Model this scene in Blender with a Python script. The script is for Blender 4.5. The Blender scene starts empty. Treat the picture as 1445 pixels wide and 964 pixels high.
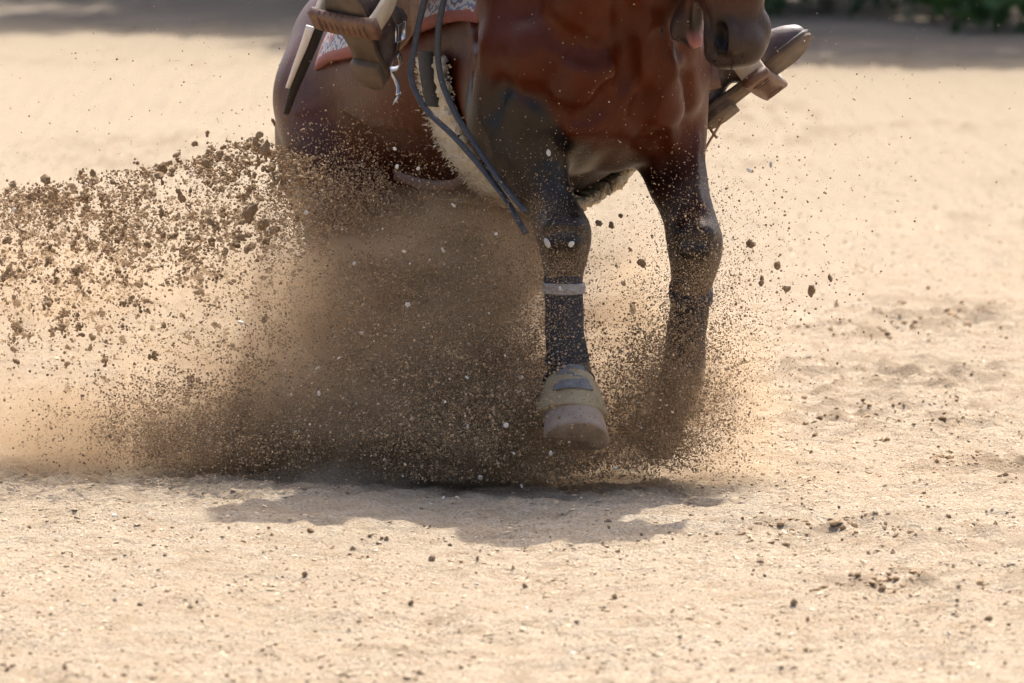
import bpy, bmesh, math, random
import numpy as np
import openvdb
from mathutils import Vector, Matrix

random.seed(7)
RNG = np.random.default_rng(7)
SC = bpy.context.scene
COL = SC.collection

# ---------------------------------------------------------------- camera
FPX, CX, CY = 11700.0, 722.5, 482.0          # focal length and centre in photograph pixels
CAM = Vector((0.0, -18.0, 1.6))
PITCH = math.radians(4.11)
cam_d = bpy.data.cameras.new('camera')
cam_d.sensor_width = 36.0
cam_d.lens = FPX / 1445.0 * 36.0
cam_d.clip_end = 2000.0
cam_d.dof.use_dof = True
cam_d.dof.focus_distance = 17.9
cam_d.dof.aperture_fstop = 9.0
cam = bpy.data.objects.new('camera', cam_d)
cam.location = CAM
cam.rotation_euler = (math.pi / 2 - PITCH, 0, 0)
COL.objects.link(cam)
SC.camera = cam

# ---------------------------------------------------------------- sky, sun, exposure
TO_SUN = Vector((0.17, 0.64, 1.0)).normalized()
ELEV = math.asin(TO_SUN.z)
AZ = math.atan2(TO_SUN.x, TO_SUN.y)
wd = bpy.data.worlds.new('World')
SC.world = wd
wd.use_nodes = True
wn = wd.node_tree
sky = wn.nodes.new('ShaderNodeTexSky')
sky.sky_type = 'NISHITA'
sky.sun_disc = False
sky.sun_elevation = ELEV
sky.sun_rotation = AZ
sky.dust_density = 6.0
sky.air_density = .8
wn.links.new(sky.outputs[0], wn.nodes['Background'].inputs[0])
wn.nodes['Background'].inputs[1].default_value = 0.15
sun_d = bpy.data.lights.new('sun', 'SUN')
sun_d.energy = 3.3
sun_d.angle = math.radians(0.8)
sun_d.color = (1.0, 0.95, 0.87)
sun = bpy.data.objects.new('sun', sun_d)
sun.rotation_euler = (-TO_SUN).to_track_quat('-Z', 'Y').to_euler()
sun.location = (3, 12, 20)
COL.objects.link(sun)
SC.view_settings.view_transform = 'Standard'
SC.view_settings.look = 'None'
SC.view_settings.exposure = 1.16
SC.view_settings.gamma = 1.0
SC.view_settings.use_curve_mapping = False
SC.cycles.use_denoising = True
SC.cycles.max_bounces = 6
SC.cycles.volume_bounces = 3
SC.cycles.transparent_max_bounces = 6
SC.cycles.volume_step_rate = 1.0
SC.cycles.volume_max_steps = 128

# ---------------------------------------------------------------- helpers
_f = Vector((0, math.cos(PITCH), -math.sin(PITCH)))
_u = Vector((0, math.sin(PITCH), math.cos(PITCH)))

def at(px, py, Y):
    """world point at depth Y seen at photograph pixel (px, py)"""
    d = _f + Vector((1, 0, 0)) * ((px - CX) / FPX) - _u * ((py - CY) / FPX)
    return CAM + d * ((Y - CAM.y) / d.y)

def ground_at(px, py):
    d = _f + Vector((1, 0, 0)) * ((px - CX) / FPX) - _u * ((py - CY) / FPX)
    return CAM + d * (-CAM.z / d.z)

TH = math.radians(20.5)
HO = Vector((0.143, 0.0, 0.0))
HF = Vector((math.sin(TH), -math.cos(TH), 0))
HL = Vector((math.cos(TH), math.sin(TH), 0))

def W(x, y, z):
    return HO + HF * x + HL * y + Vector((0, 0, z))

def L(p):
    q = p - HO
    return Vector((q.dot(HF), q.dot(HL), q.z))

def lat(px, py, Y):
    return L(at(px, py, Y))

HM = Matrix(((HF.x, HL.x, 0, HO.x), (HF.y, HL.y, 0, HO.y), (0, 0, 1, 0), (0, 0, 0, 1)))

def tag(o, label=None, cat=None, group=None, kind=None):
    if label: o['label'] = label
    if cat: o['category'] = cat
    if group: o['group'] = group
    if kind: o['kind'] = kind
    return o

def empty(name, loc, label=None, cat=None, group=None):
    o = bpy.data.objects.new(name, None)
    o.location = loc
    o.empty_display_size = 0.1
    COL.objects.link(o)
    return tag(o, label, cat, group)

def link(name, me, mat=None, parent=None, smooth=True):
    if mat is not None:
        me.materials.append(mat)
    if smooth:
        me.polygons.foreach_set('use_smooth', [True] * len(me.polygons))
    o = bpy.data.objects.new(name, me)
    COL.objects.link(o)
    if parent is not None:
        o.parent = parent
        # shapes are given in world space: undo the parent chain's offset
        off = Vector((0, 0, 0)); p = parent
        while p is not None:
            off += p.location; p = p.parent
        o.location = -off
    return o

def mesh(name, v, f):
    me = bpy.data.meshes.new(name)
    me.from_pydata([tuple(a) for a in v], [], [tuple(a) for a in f])
    me.update()
    return me

def cr(tab, x):
    """Catmull-Rom through table columns; tab: rows (x, a, b, ...) ascending"""
    tab = np.asarray(tab, float)
    xs = tab[:, 0]
    x = np.clip(np.asarray(x, float), xs[0], xs[-1])
    i = np.clip(np.searchsorted(xs, x) - 1, 0, len(xs) - 2)
    m = np.gradient(tab[:, 1:], xs, axis=0)
    h = (xs[i + 1] - xs[i])
    t = ((x - xs[i]) / h)[..., None]
    h = h[..., None]
    p0, p1, m0, m1 = tab[i, 1:], tab[i + 1, 1:], m[i], m[i + 1]
    return ((2*t**3 - 3*t**2 + 1) * p0 + (t**3 - 2*t**2 + t) * h * m0
            + (-2*t**3 + 3*t**2) * p1 + (t**3 - t**2) * h * m1)

def spline(pts, n):
    pts = np.array([tuple(p) for p in pts], float)
    s = np.concatenate([[0], np.cumsum(np.linalg.norm(np.diff(pts, axis=0), axis=1))])
    tab = np.column_stack([s, pts])
    return [Vector(p) for p in cr(tab, np.linspace(0, s[-1], n))]

def strap(path, wdir, width, thick, closed=False, nrm=None):
    """flat band swept along a path; wdir: a vector, or a function of the index, giving the width direction"""
    v, f = [], []
    n = len(path)
    for i, p in enumerate(path):
        a = path[(i + 1) % n] if (closed or i < n - 1) else p
        b = path[i - 1] if (closed or i > 0) else p
        t = (a - b).normalized()
        wv = Vector(wdir(i)) if callable(wdir) else Vector(wdir)
        wv = (wv - t * wv.dot(t)).normalized()
        nn = t.cross(wv).normalized()
        w_ = width(i / max(1, n - 1)) if callable(width) else width
        for s1, s2 in ((-1, -1), (-.86, -1.0), (.86, -1.0), (1, -1), (1, 1), (.86, 1.0), (-.86, 1.0), (-1, 1)):
            th = thick * (0.45 if abs(s1) == 1 else 1.0)
            v.append(p + wv * (s1 * w_ / 2) + nn * (s2 * th / 2))
    k = 8
    for i in range(n if closed else n - 1):
        j = (i + 1) % n
        for q in range(k):
            f.append((i*k + q, i*k + (q+1) % k, j*k + (q+1) % k, j*k + q))
    if not closed:
        f.append(tuple(range(k - 1, -1, -1)))
        f.append(tuple((n-1)*k + q for q in range(k)))
    return mesh('strap', v, f)

def tube(path, rad, seg=10, cap=True):
    v, f = [], []
    n = len(path)
    ref = Vector((0.3, 0.2, 1)).normalized()
    for i, p in enumerate(path):
        t = (path[min(i+1, n-1)] - path[max(i-1, 0)]).normalized()
        a = t.cross(ref)
        if a.length < 1e-3: a = t.cross(Vector((1, 0, 0)))
        a.normalize(); b = t.cross(a)
        r = rad(i / max(1, n-1)) if callable(rad) else (rad[i] if hasattr(rad, '__len__') else rad)
        for q in range(seg):
            w = 2 * math.pi * q / seg
            v.append(p + a * (math.cos(w) * r) + b * (math.sin(w) * r))
    for i in range(n-1):
        for q in range(seg):
            f.append((i*seg+q, i*seg+(q+1) % seg, (i+1)*seg+(q+1) % seg, (i+1)*seg+q))
    if cap:
        f.append(tuple(range(seg-1, -1, -1)))
        f.append(tuple((n-1)*seg+q for q in range(seg)))
    return mesh('tube', v, f)

def box(c, ax, ay, az, bevel=0.0):
    """box centred at c with half-axis vectors"""
    bm = bmesh.new()
    bmesh.ops.create_cube(bm, size=2)
    M = Matrix((ax, ay, az)).transposed()
    for q in bm.verts: q.co = Vector(c) + M @ q.co
    if bevel:
        bmesh.ops.bevel(bm, geom=bm.edges[:], offset=bevel, segments=2, affect='EDGES')
    bmesh.ops.recalc_face_normals(bm, faces=bm.faces[:])
    me = bpy.data.meshes.new('box'); bm.to_mesh(me); bm.free()
    return me

class Field:
    """signed distance grid from smooth unions of simple volumes, turned into one continuous surface"""
    def __init__(s, lo, hi, h):
        s.lo = np.array(lo, float); s.h = h
        s.n = np.ceil((np.array(hi) - s.lo) / h).astype(int) + 1
        s.d = np.full(s.n, 0.5, np.float32)
    def win(s, lo, hi):
        a = np.clip(((np.array(lo) - s.lo) / s.h).astype(int), 0, s.n - 1)
        b = np.clip(((np.array(hi) - s.lo) / s.h).astype(int) + 2, 1, s.n)
        sl = tuple(slice(i, j) for i, j in zip(a, b))
        ax = [(np.arange(i, j) * s.h + l).astype(np.float32) for i, j, l in zip(a, b, s.lo)]
        return sl, ax[0][:, None, None], ax[1][None, :, None], ax[2][None, None, :]
    def put(s, sl, e, k, op='+'):
        d = s.d[sl]
        if op == '+':
            hh = np.maximum(k - np.abs(d - e), 0) / k
            s.d[sl] = np.minimum(d, e) - hh*hh*k*0.25
        else:
            e = -e
            hh = np.maximum(k - np.abs(d - e), 0) / k
            s.d[sl] = np.maximum(d, e) + hh*hh*k*0.25
    def cone(s, a, b, ra, rb, k=0.03, op='+'):
        a = np.array(a, float); b = np.array(b, float)
        m = max(ra, rb) + k + 2*s.h
        sl, x, y, z = s.win(np.minimum(a, b) - m, np.maximum(a, b) + m)
        v = b - a; vv = (v*v).sum() + 1e-12
        t = np.clip(((x-a[0])*v[0] + (y-a[1])*v[1] + (z-a[2])*v[2]) / vv, 0, 1)
        d = np.sqrt((x-a[0]-t*v[0])**2 + (y-a[1]-t*v[1])**2 + (z-a[2]-t*v[2])**2) - (ra + (rb-ra)*t)
        s.put(sl, d.astype(np.float32), k, op)
    def chain(s, pts, k=0.03):
        for (p, r), (q, t) in zip(pts[:-1], pts[1:]):
            s.cone(p, q, r, t, k)
    def ell(s, c, r, k=0.03, op='+', R=None):
        c = np.array(c, float); r = np.array(r, float)
        m = r.max() + k + 2*s.h
        sl, x, y, z = s.win(c - m, c + m)
        x = x - c[0]; y = y - c[1]; z = z - c[2]
        if R is not None:
            R = np.array(R)          # rows = local axes
            x, y, z = (R[0][0]*x + R[0][1]*y + R[0][2]*z, R[1][0]*x + R[1][1]*y + R[1][2]*z, R[2][0]*x + R[2][1]*y + R[2][2]*z)
        k0 = np.sqrt((x/r[0])**2 + (y/r[1])**2 + (z/r[2])**2)
        k1 = np.sqrt((x/r[0]**2)**2 + (y/r[1]**2)**2 + (z/r[2]**2)**2) + 1e-9
        s.put(sl, (k0*(k0-1)/k1).astype(np.float32), k, op)
    def blur(s, it=1):
        for _ in range(it):
            for ax in range(3):
                d = s.d
                a = np.roll(d, 1, ax); b = np.roll(d, -1, ax)
                s.d = (0.25*a + 0.5*d + 0.25*b)
    def mesh(s, name, iso=0.0, M=None, extra=None):
        d = s.d if extra is None else np.maximum(s.d - iso, extra)
        i0 = iso if extra is None else 0.0
        g = openvdb.FloatGrid(background=0.5)
        g.copyFromArray(np.ascontiguousarray(d, dtype=np.float32))
        p, q = g.convertToQuads(i0)
        p = p * s.h + s.lo
        s.pts = p.copy()
        if M is not None:
            A = np.array(M); p = p @ A[:3, :3].T + A[:3, 3]
        me = bpy.data.meshes.new(name)
        me.vertices.add(len(p)); me.vertices.foreach_set('co', p.astype(np.float32).ravel())
        me.loops.add(len(q)*4); me.loops.foreach_set('vertex_index', q.astype(np.int32).ravel())
        me.polygons.add(len(q)); me.polygons.foreach_set('loop_start', np.arange(0, len(q)*4, 4, dtype=np.int32))
        me.update(calc_edges=True); me.validate()
        return me

def color_attr(me, name, rgb):
    at_ = me.color_attributes.new(name, 'FLOAT_COLOR', 'POINT')
    c = np.ones((len(me.vertices), 4), np.float32); c[:, :3] = rgb
    at_.data.foreach_set('color', c.ravel())

def vnoise(x, y, seed, scale):
    """smooth 2-D value noise in -1..1"""
    r = np.random.default_rng(seed)
    T = r.uniform(-1, 1, (256, 256))
    u = x/scale; v = y/scale
    i = np.floor(u).astype(int); j = np.floor(v).astype(int)
    a = u-i; b = v-j
    a = a*a*(3-2*a); b = b*b*(3-2*b)
    g = lambda p, q: T[p % 256, q % 256]
    return (g(i, j)*(1-a)*(1-b) + g(i+1, j)*a*(1-b) + g(i, j+1)*(1-a)*b + g(i+1, j+1)*a*b)

# ---------------------------------------------------------------- materials
class NT:
    def __init__(s, name):
        s.m = bpy.data.materials.new(name); s.m.use_nodes = True
        s.t = s.m.node_tree; s.b = s.t.nodes['Principled BSDF']; s.out = s.t.nodes['Material Output']
    def n(s, typ, **kw):
        o = s.t.nodes.new(typ)
        for k, v in kw.items():
            if k[0] == '_': o.inputs[k[1:].replace('_', ' ')].default_value = v
            else: setattr(o, k, v)
        return o
    def l(s, a, b): s.t.links.new(a, b)
    def noise(s, scale, detail=4, rough=0.6, vec=None):
        o = s.n('ShaderNodeTexNoise'); o.inputs['Scale'].default_value = scale
        o.inputs['Detail'].default_value = detail; o.inputs['Roughness'].default_value = rough
        if vec is not None: s.l(vec, o.inputs['Vector'])
        return o.outputs['Fac']
    def coord(s, kind='Object', scale=None):
        c = s.n('ShaderNodeTexCoord').outputs[kind]
        if scale is None: return c
        m = s.n('ShaderNodeMapping'); m.inputs['Scale'].default_value = scale
        s.l(c, m.inputs['Vector']); return m.outputs[0]
    def ramp(s, fac, stops):
        r = s.n('ShaderNodeValToRGB'); e = r.color_ramp.elements
        while len(e) < len(stops): e.new(0.5)
        for q, (p, c) in zip(e, stops):
            q.position = p; q.color = (*c, 1) if len(c) == 3 else c
        s.l(fac, r.inputs[0]); return r.outputs[0]
    def mix(s, fac, a, b, mode='MIX'):
        o = s.n('ShaderNodeMix', data_type='RGBA', blend_type=mode)
        for sock, v in ((o.inputs[0], fac), (o.inputs[6], a), (o.inputs[7], b)):
            if isinstance(v, (int, float)): sock.default_value = v
            elif isinstance(v, tuple): sock.default_value = (*v, 1)
            else: s.l(v, sock)
        return o.outputs[2]
    def math(s, op, a, b=0.0, c=None):
        o = s.n('ShaderNodeMath', operation=op)
        for q, v in enumerate((a, b) if c is None else (a, b, c)):
            if isinstance(v, (int, float)): o.inputs[q].default_value = v
            else: s.l(v, o.inputs[q])
        return o.outputs[0]
    def bump(s, h, strength, dist):
        o = s.n('ShaderNodeBump'); o.inputs['Strength'].default_value = strength; o.inputs['Distance'].default_value = dist
        s.l(h, o.inputs['Height']); s.l(o.outputs[0], s.b.inputs['Normal'])
    def col(s, c):
        if isinstance(c, tuple): s.b.inputs['Base Color'].default_value = (*c, 1)
        else: s.l(c, s.b.inputs['Base Color'])
    def rough(s, r):
        if isinstance(r, (int, float)): s.b.inputs['Roughness'].default_value = r
        else: s.l(r, s.b.inputs['Roughness'])

def leather(name, c1, c2, rough=0.5, scale=40, bump=0.25):
    t = NT(name); v = t.coord()
    n1 = t.noise(scale, 5, .65, v)
    t.col(t.ramp(n1, [(.3, c1), (.7, c2)])); t.rough(t.ramp(n1, [(.3, (rough-.1,)*3), (.75, (rough+.2,)*3)]))
    t.bump(t.noise(scale*8, 4, .6, v), bump, .002)
    return t.m

M = {}
M['leather_dark'] = leather('dark_leather', (.035, .024, .018), (.075, .05, .036), .45)
M['leather_brown'] = leather('brown_leather', (.10, .05, .03), (.19, .10, .06), .5)
M['leather_tan'] = leather('tan_leather', (.20, .11, .055), (.36, .22, .12), .55)
M['rawhide'] = leather('rawhide', (.42, .34, .23), (.58, .49, .36), .5)
M['sole'] = leather('boot_sole', (.085, .06, .04), (.17, .12, .08), .75, 25, .5)
M['boot'] = leather('boot_leather', (.05, .035, .033), (.12, .085, .08), .38, 30)
M['rein'] = leather('rein_leather', (.02, .02, .022), (.05, .05, .055), .42, 60)
M['denim'] = leather('denim', (.03, .05, .11), (.06, .09, .17), .8, 120)
M['shirt'] = leather('shirt_cloth', (.5, .5, .52), (.62, .62, .64), .85, 60)
M['felt'] = leather('hat_felt', (.30, .24, .17), (.36, .29, .21), .9, 60)
M['skin'] = leather('skin', (.45, .25, .17), (.52, .31, .22), .5, 20, .05)
M['hair'] = leather('horse_hair', (.008, .006, .006), (.02, .014, .012), .45, 50)
M['neoprene'] = leather('neoprene', (.008, .010, .016), (.022, .025, .035), .6, 90)
M['white_strap'] = leather('pale_strap', (.24, .23, .215), (.38, .365, .35), .6, 60)
M['bell'] = leather('bell_boot_rubber', (.25, .195, .11), (.38, .31, .19), .7, 30)
M['bell_cuff'] = leather('grey_cuff', (.10, .105, .11), (.22, .215, .21), .8, 50)
M['hoof'] = leather('dusty_hoof', (.22, .165, .12), (.35, .27, .20), .75, 30, .4)
M['dark_web'] = leather('dark_webbing', (.012, .011, .011), (.03, .028, .027), .75, 90)
t = NT('fleece'); v = t.coord(); n1 = t.noise(90, 5, .7, v)
t.col(t.ramp(n1, [(.3, (.60, .50, .34)), (.7, (.82, .73, .56))])); t.rough(.95); t.bump(n1, 1.0, .01); M['fleece'] = t.m
t = NT('steel'); t.col((.55, .55, .56)); t.b.inputs['Metallic'].default_value = 1; t.rough(.32); M['steel'] = t.m
t = NT('eye'); t.col((.01, .006, .004)); t.rough(.08); M['eye'] = t.m
t = NT('white_card'); t.col((.8, .8, .8)); t.rough(.5); M['card'] = t.m
t = NT('bark'); v = t.coord(); n1 = t.noise(8, 6, .7, v); t.col(t.ramp(n1, [(.3, (.10, .08, .06)), (.7, (.28, .24, .19))])); t.rough(.9); t.bump(n1, .6, .03); M['bark'] = t.m
t = NT('weathered_post'); v = t.coord(); n1 = t.noise(15, 6, .7, v); t.col(t.ramp(n1, [(.3, (.30, .26, .21)), (.7, (.48, .43, .36))])); t.rough(.9); M['post'] = t.m
def leaf_mat(name, a, b):
    t = NT(name); oi = t.n('ShaderNodeTexCoord'); n1 = t.noise(1.7, 3, .6, oi.outputs['Object'])
    t.col(t.ramp(n1, [(.35, a), (.65, b)])); t.rough(.55)
    t.b.inputs['Transmission Weight'].default_value = 0.0
    tr = t.n('ShaderNodeBsdfTranslucent'); t.l(t.ramp(n1, [(.35, tuple(x*1.2 for x in a)), (.65, tuple(x*1.2 for x in b))]), tr.inputs[0])
    mx = t.n('ShaderNodeMixShader'); mx.inputs[0].default_value = .35
    t.l(t.b.outputs[0], mx.inputs[1]); t.l(tr.outputs[0], mx.inputs[2]); t.l(mx.outputs[0], t.out.inputs[0])
    return t.m
M['leaf1'] = leaf_mat('dark_leaf', (.025, .055, .018), (.06, .12, .035))
M['leaf2'] = leaf_mat('fresh_leaf', (.04, .09, .02), (.09, .17, .045))

# horse coat: vertex colour carries bay / black points / muzzle / painted underside shade; dust settles on the lower legs
t = NT('bay_coat')
ca = t.n('ShaderNodeVertexColor', layer_name='coat').outputs['Color']
du = t.n('ShaderNodeAttribute', attribute_name='dust').outputs['Fac']
v = t.coord(scale=(1, 1, .22)); hair = t.noise(230, 4, .7, v)
v2 = t.coord(); patch = t.noise(9, 4, .6, v2); gr = t.noise(330, 2, .5, v2)
c = t.mix(t.ramp(patch, [(.35, (0, 0, 0)), (.7, (1, 1, 1))]), t.mix(1.0, ca, (.74, .66, .64), 'MULTIPLY'), t.mix(1.0, ca, (1.12, 1.08, 1.0), 'MULTIPLY'))
c = t.mix(t.math('MULTIPLY', hair, .75), c, t.mix(1.0, c, (.45, .42, .42), 'MULTIPLY'))
dn = t.math('MULTIPLY', du, t.ramp(gr, [(.42, (0, 0, 0)), (.60, (1, 1, 1))]))
dn2 = t.math('MULTIPLY', du, .10)
c = t.mix(t.math('MAXIMUM', dn, dn2), c, (.30, .22, .145))
t.col(c)
t.rough(t.math('ADD', t.math('MULTIPLY', du, .3), t.ramp(patch, [(.3, (.31,)*3), (.7, (.37,)*3)])))
t.l(t.n('ShaderNodeAttribute', attribute_name='gloss').outputs['Fac'], t.b.inputs['Specular IOR Level'])
t.b.inputs['Specular Tint'].default_value = (1, .88, .78, 1)
t.bump(t.math('ADD', t.math('MULTIPLY', hair, .35), t.math('MULTIPLY', t.noise(22, 4, .6, v2), .7)), .45, .006)
M['coat'] = t.m

# sandy arena ground
t = NT('arena_sand')
v = t.coord()
big = t.noise(.55, 5, .6, v); mid = t.noise(9, 5, .65, v); fine = t.noise(150, 4, .75, v); spk = t.noise(95, 1, .5, v)
c = t.ramp(big, [(.3, (.45, .365, .26)), (.5, (.51, .42, .31)), (.72, (.565, .475, .36))])
c = t.mix(t.ramp(mid, [(.42, (0, 0, 0)), (.62, (.55,)*3)]), c, (.41, .30, .185))
c = t.mix(t.ramp(fine, [(.37, (.85,)*3), (.53, (0, 0, 0))]), c, (.29, .205, .125))
c = t.mix(t.ramp(spk, [(.70, (0, 0, 0)), (.74, (.8,)*3)]), c, (.62, .56, .47))
shade_n = t.n('ShaderNodeAttribute', attribute_name='far_shade').outputs['Fac']
c = t.mix(t.math('MULTIPLY', shade_n, .85), c, (.385, .31, .22))  # far sand painted darker for the shaded sides of its relief
pa = t.n('ShaderNodeAttribute', attribute_name='damp').outputs['Fac']
c = t.mix(t.math('MULTIPLY', pa, .75), c, (.23, .165, .105))
t.col(c); t.rough(.95); t.b.inputs['Specular IOR Level'].default_value = .15
t.bump(t.math('ADD', t.math('MULTIPLY', fine, .45), t.math('MULTIPLY', t.noise(38, 4, .65, v), .8)), .9, .035)
M['sand'] = t.m
t = NT('shaded_bank_soil'); v = t.coord(scale=(.35, 1, 1)); n1 = t.noise(3, 6, .65, v)
t.col(t.ramp(n1, [(.3, (.15, .115, .08)), (.7, (.26, .205, .15))])); t.rough(.95); t.bump(n1, .5, .1); M['shaded_soil'] = t.m  # soil colour darkened to stand in for tree shade

def dirt_mat(name, a, b, attr=True):
    t = NT(name)
    if attr:
        fac = t.n('ShaderNodeAttribute', attribute_type='INSTANCER', attribute_name='tone').outputs['Fac']
        t.col(t.ramp(fac, [(0, a), (.72, b), (.93, tuple(min(1, x*1.5) for x in b)), (1.0, (.66, .60, .52))]))
    else:
        v = t.coord(); n1 = t.noise(6, 5, .7, v)
        rnd = t.n('ShaderNodeObjectInfo').outputs['Random']
        c = t.ramp(n1, [(.3, a), (.7, b)])
        t.col(t.mix(t.math('MULTIPLY', rnd, .6), c, t.mix(1.0, c, (.62, .58, .55), 'MULTIPLY')))
        t.bump(t.noise(7, 4, .7, v), .25, .02)
    t.rough(.95); t.b.inputs['Specular IOR Level'].default_value = .2
    return t.m
M['grain'] = dirt_mat('flying_dirt_grain', (.16, .105, .058), (.42, .295, .175))
M['grit'] = dirt_mat('ground_grit', (.34, .255, .16), (.54, .42, .285))
M['clod'] = dirt_mat('damp_clod', (.18, .12, .068), (.36, .255, .15), False)
M['dryclod'] = dirt_mat('dry_clod', (.23, .16, .095), (.40, .295, .19), False)
M['pebble'] = dirt_mat('pale_pebble', (.50, .45, .38), (.72, .68, .60), False)

# ---------------------------------------------------------------- ground
def axis_coords(fine_lo, fine_hi, step, far_lo, far_hi, grow=1.16):
    a = list(np.arange(fine_lo, fine_hi + 1e-6, step))
    s, x = step, a[-1]
    hi = []
    while x < far_hi: s *= grow; x += s; hi.append(x)
    s, x = step, a[0]
    lo = []
    while x > far_lo: s *= 1.16; x -= s; lo.append(x)
    return np.array(lo[::-1] + a + hi)

HINDR = W(-.885, -.17, 0)
HINDL = W(-.93, .20, 0)

DUG = [(ground_at(*p), rx, ry) for p, rx, ry in (((1320, 450), .28, .7), ((1240, 580), .25, .5), ((1180, 470), .15, .4), ((1420, 660), .14, .4), ((1170, 750), .2, .3), ((1300, 830), .22, .2))]
def dug(x, y):
    m = np.clip(vnoise(x+11, y*.7+5, 6, .8)*1.3-.2, 0, 1)
    for p, rx, ry in DUG:
        m = np.maximum(m, 1.2*np.exp(-((x-p.x)/rx)**2-((y-p.y)/ry)**2))
    return np.clip(m, 0, 1)

def ground_h(x, y):
    fade = np.exp(-np.maximum(0, np.hypot(x, y*.35) - 6)/12)
    z = .018*vnoise(x+31, y+7, 1, 2.3) + .011*vnoise(x, y*.8, 2, .55)
    z += .0075*vnoise(x+3, y, 3, .17) + .0085*vnoise(x, y+9, 4, .075) + .008*vnoise(x*1.1, y, 5, .036)
    z += .0045*np.sin(6.2832*(y*.96+x*.28)/.12 + 2.2*vnoise(x, y, 16, .7))*np.clip(.55+vnoise(x, y, 17, 1.1), 0, 1)
    # clumpy, dug-up patches
    m = dug(x, y)
    z += m*.024*np.clip(vnoise(x, y, 8, .06)+.15*vnoise(x, y, 12, .02), 0, 1) + m*.009*vnoise(x, y, 9, .03)
    z = z*(.25+.75*fade)
    wx, wy = x+.365, y-.10
    rad = np.hypot(wx, wy*.8); an = np.arctan2(wy*.8, wx)
    z += .105*np.exp(-(wx/.085)**2-(wy/.13)**2)*(1+.10*np.sin(26*an+6*vnoise(x, y, 18, .05)))+.03*np.exp(-((rad-.12)/.025)**2)*(wy < .05)
    for p in (HINDR, HINDL):
        dx = x-p.x; dy = y-p.y
        al = dx*HF.x + dy*HF.y; ac = dx*HL.x + dy*HL.y
        track = np.exp(-(ac/.09)**2) * (1/(1+np.exp((al-.0)/.04))) * np.exp(np.minimum(al+1.4, 0)*1.5)
        z -= .05*track
        z += .030*np.exp(-((np.abs(ac)-.15)/.06)**2)*(1/(1+np.exp((al-.05)/.06)))*np.exp(np.minimum(al+1.4, 0)*1.5)
        z += .065*np.exp(-(ac/.17)**2-((al-.13)/.09)**2)
    return z

xs = axis_coords(-2.1, 2.1, .014, -400, 400)
ys = axis_coords(-5.2, 5.0, .022, -60, 900, 1.035)
gx, gy = np.meshgrid(xs, ys)
gz = ground_h(gx, gy)
nx, ny = len(xs), len(ys)
me = bpy.data.meshes.new('ground')
P = np.stack([gx, gy, gz], -1).reshape(-1, 3)
i = np.arange(nx*ny).reshape(ny, nx)
Q = np.stack([i[:-1, :-1], i[:-1, 1:], i[1:, 1:], i[1:, :-1]], -1).reshape(-1, 4)
me.vertices.add(len(P)); me.vertices.foreach_set('co', P.astype(np.float32).ravel())
me.loops.add(len(Q)*4); me.loops.foreach_set('vertex_index', Q.astype(np.int32).ravel())
me.polygons.add(len(Q)); me.polygons.foreach_set('loop_start', np.arange(0, len(Q)*4, 4, dtype=np.int32))
me.update(calc_edges=True)
damp = np.zeros(len(P))
for p in (HINDR, HINDL):
    dx = P[:, 0]-p.x; dy = P[:, 1]-p.y
    al = dx*HF.x+dy*HF.y; ac = dx*HL.x+dy*HL.y
    damp = np.maximum(damp, np.exp(-(ac/.16)**2)*(1/(1+np.exp((al-.1)/.08)))*np.exp(np.minimum(al+1.2, 0)*1.5))
damp = np.maximum(damp, .8*np.exp(-((P[:, 0]+.365)/.11)**2-((P[:, 1]-.10)/.17)**2))
m_ = dug(P[:, 0], P[:, 1])*np.clip(vnoise(P[:, 0], P[:, 1], 8, .06)*1.2+.15, 0, 1)
damp = np.clip(np.maximum(damp, m_), 0, 1)
a_ = me.attributes.new('damp', 'FLOAT', 'POINT'); a_.data.foreach_set('value', damp.astype(np.float32))
shade_ = np.clip((P[:, 1] + 3.5*vnoise(P[:, 0]*.5, P[:, 1]*.35, 14, 1.6) + 2*vnoise(P[:, 0], P[:, 1]*.5, 15, .6) - 3.0)/9, 0, 1)  # painted shade grows with distance, broken up by noise
a_ = me.attributes.new('far_shade', 'FLOAT', 'POINT'); a_.data.foreach_set('value', shade_.astype(np.float32))
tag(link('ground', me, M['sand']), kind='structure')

# bank along the far side of the arena, tree shade put into its colour, and what grows behind it
A0, A1 = ground_at(0, 26), ground_at(1445, 80)
dirb = (A1 - A0).normalized(); perp = Vector((-dirb.y, dirb.x, 0))
if perp.y < 0: perp = -perp
v, f = [], []
prof = [(-.4, -.06), (.3, .02), (1.2, .06), (2.6, .09), (4.2, .13), (7, .15), (60, .5)]
NB = 160
for k in range(NB+1):
    s = -40 + 80*k/NB
    for q, (o_, z_) in enumerate(prof):
        p = (A0+A1)/2 + dirb*s + perp*(o_ + (.25*math.sin(s*1.3+q)+.12*math.sin(s*3.1+2*q) if q < 6 else 0))
        v.append((p.x, p.y, z_ + .02*math.sin(s*2.3+q*2)*(q > 1) + (0.012 if q == 0 else .02)))
n_ = len(prof)
for k in range(NB):
    for q in range(n_-1):
        f.append((k*n_+q, (k+1)*n_+q, (k+1)*n_+q+1, k*n_+q+1))
tag(link('earth_bank', mesh('earth_bank', v, f), M['shaded_soil']), kind='structure')

def leaves(n, fn, size, rng):
    v = np.zeros((n*4, 3)); f = np.arange(n*4).reshape(n, 4)
    for k in range(n):
        c = fn()
        a = rng.normal(size=3); a /= np.linalg.norm(a)
        b = np.cross(a, rng.normal(size=3)); b /= np.linalg.norm(b)
        s = size*rng.uniform(.6, 1.3)
        v[k*4:k*4+4] = [c - a*s, c + b*s*.45, c + a*s, c - b*s*.45]
    return mesh('leaves', v, f)

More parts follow.
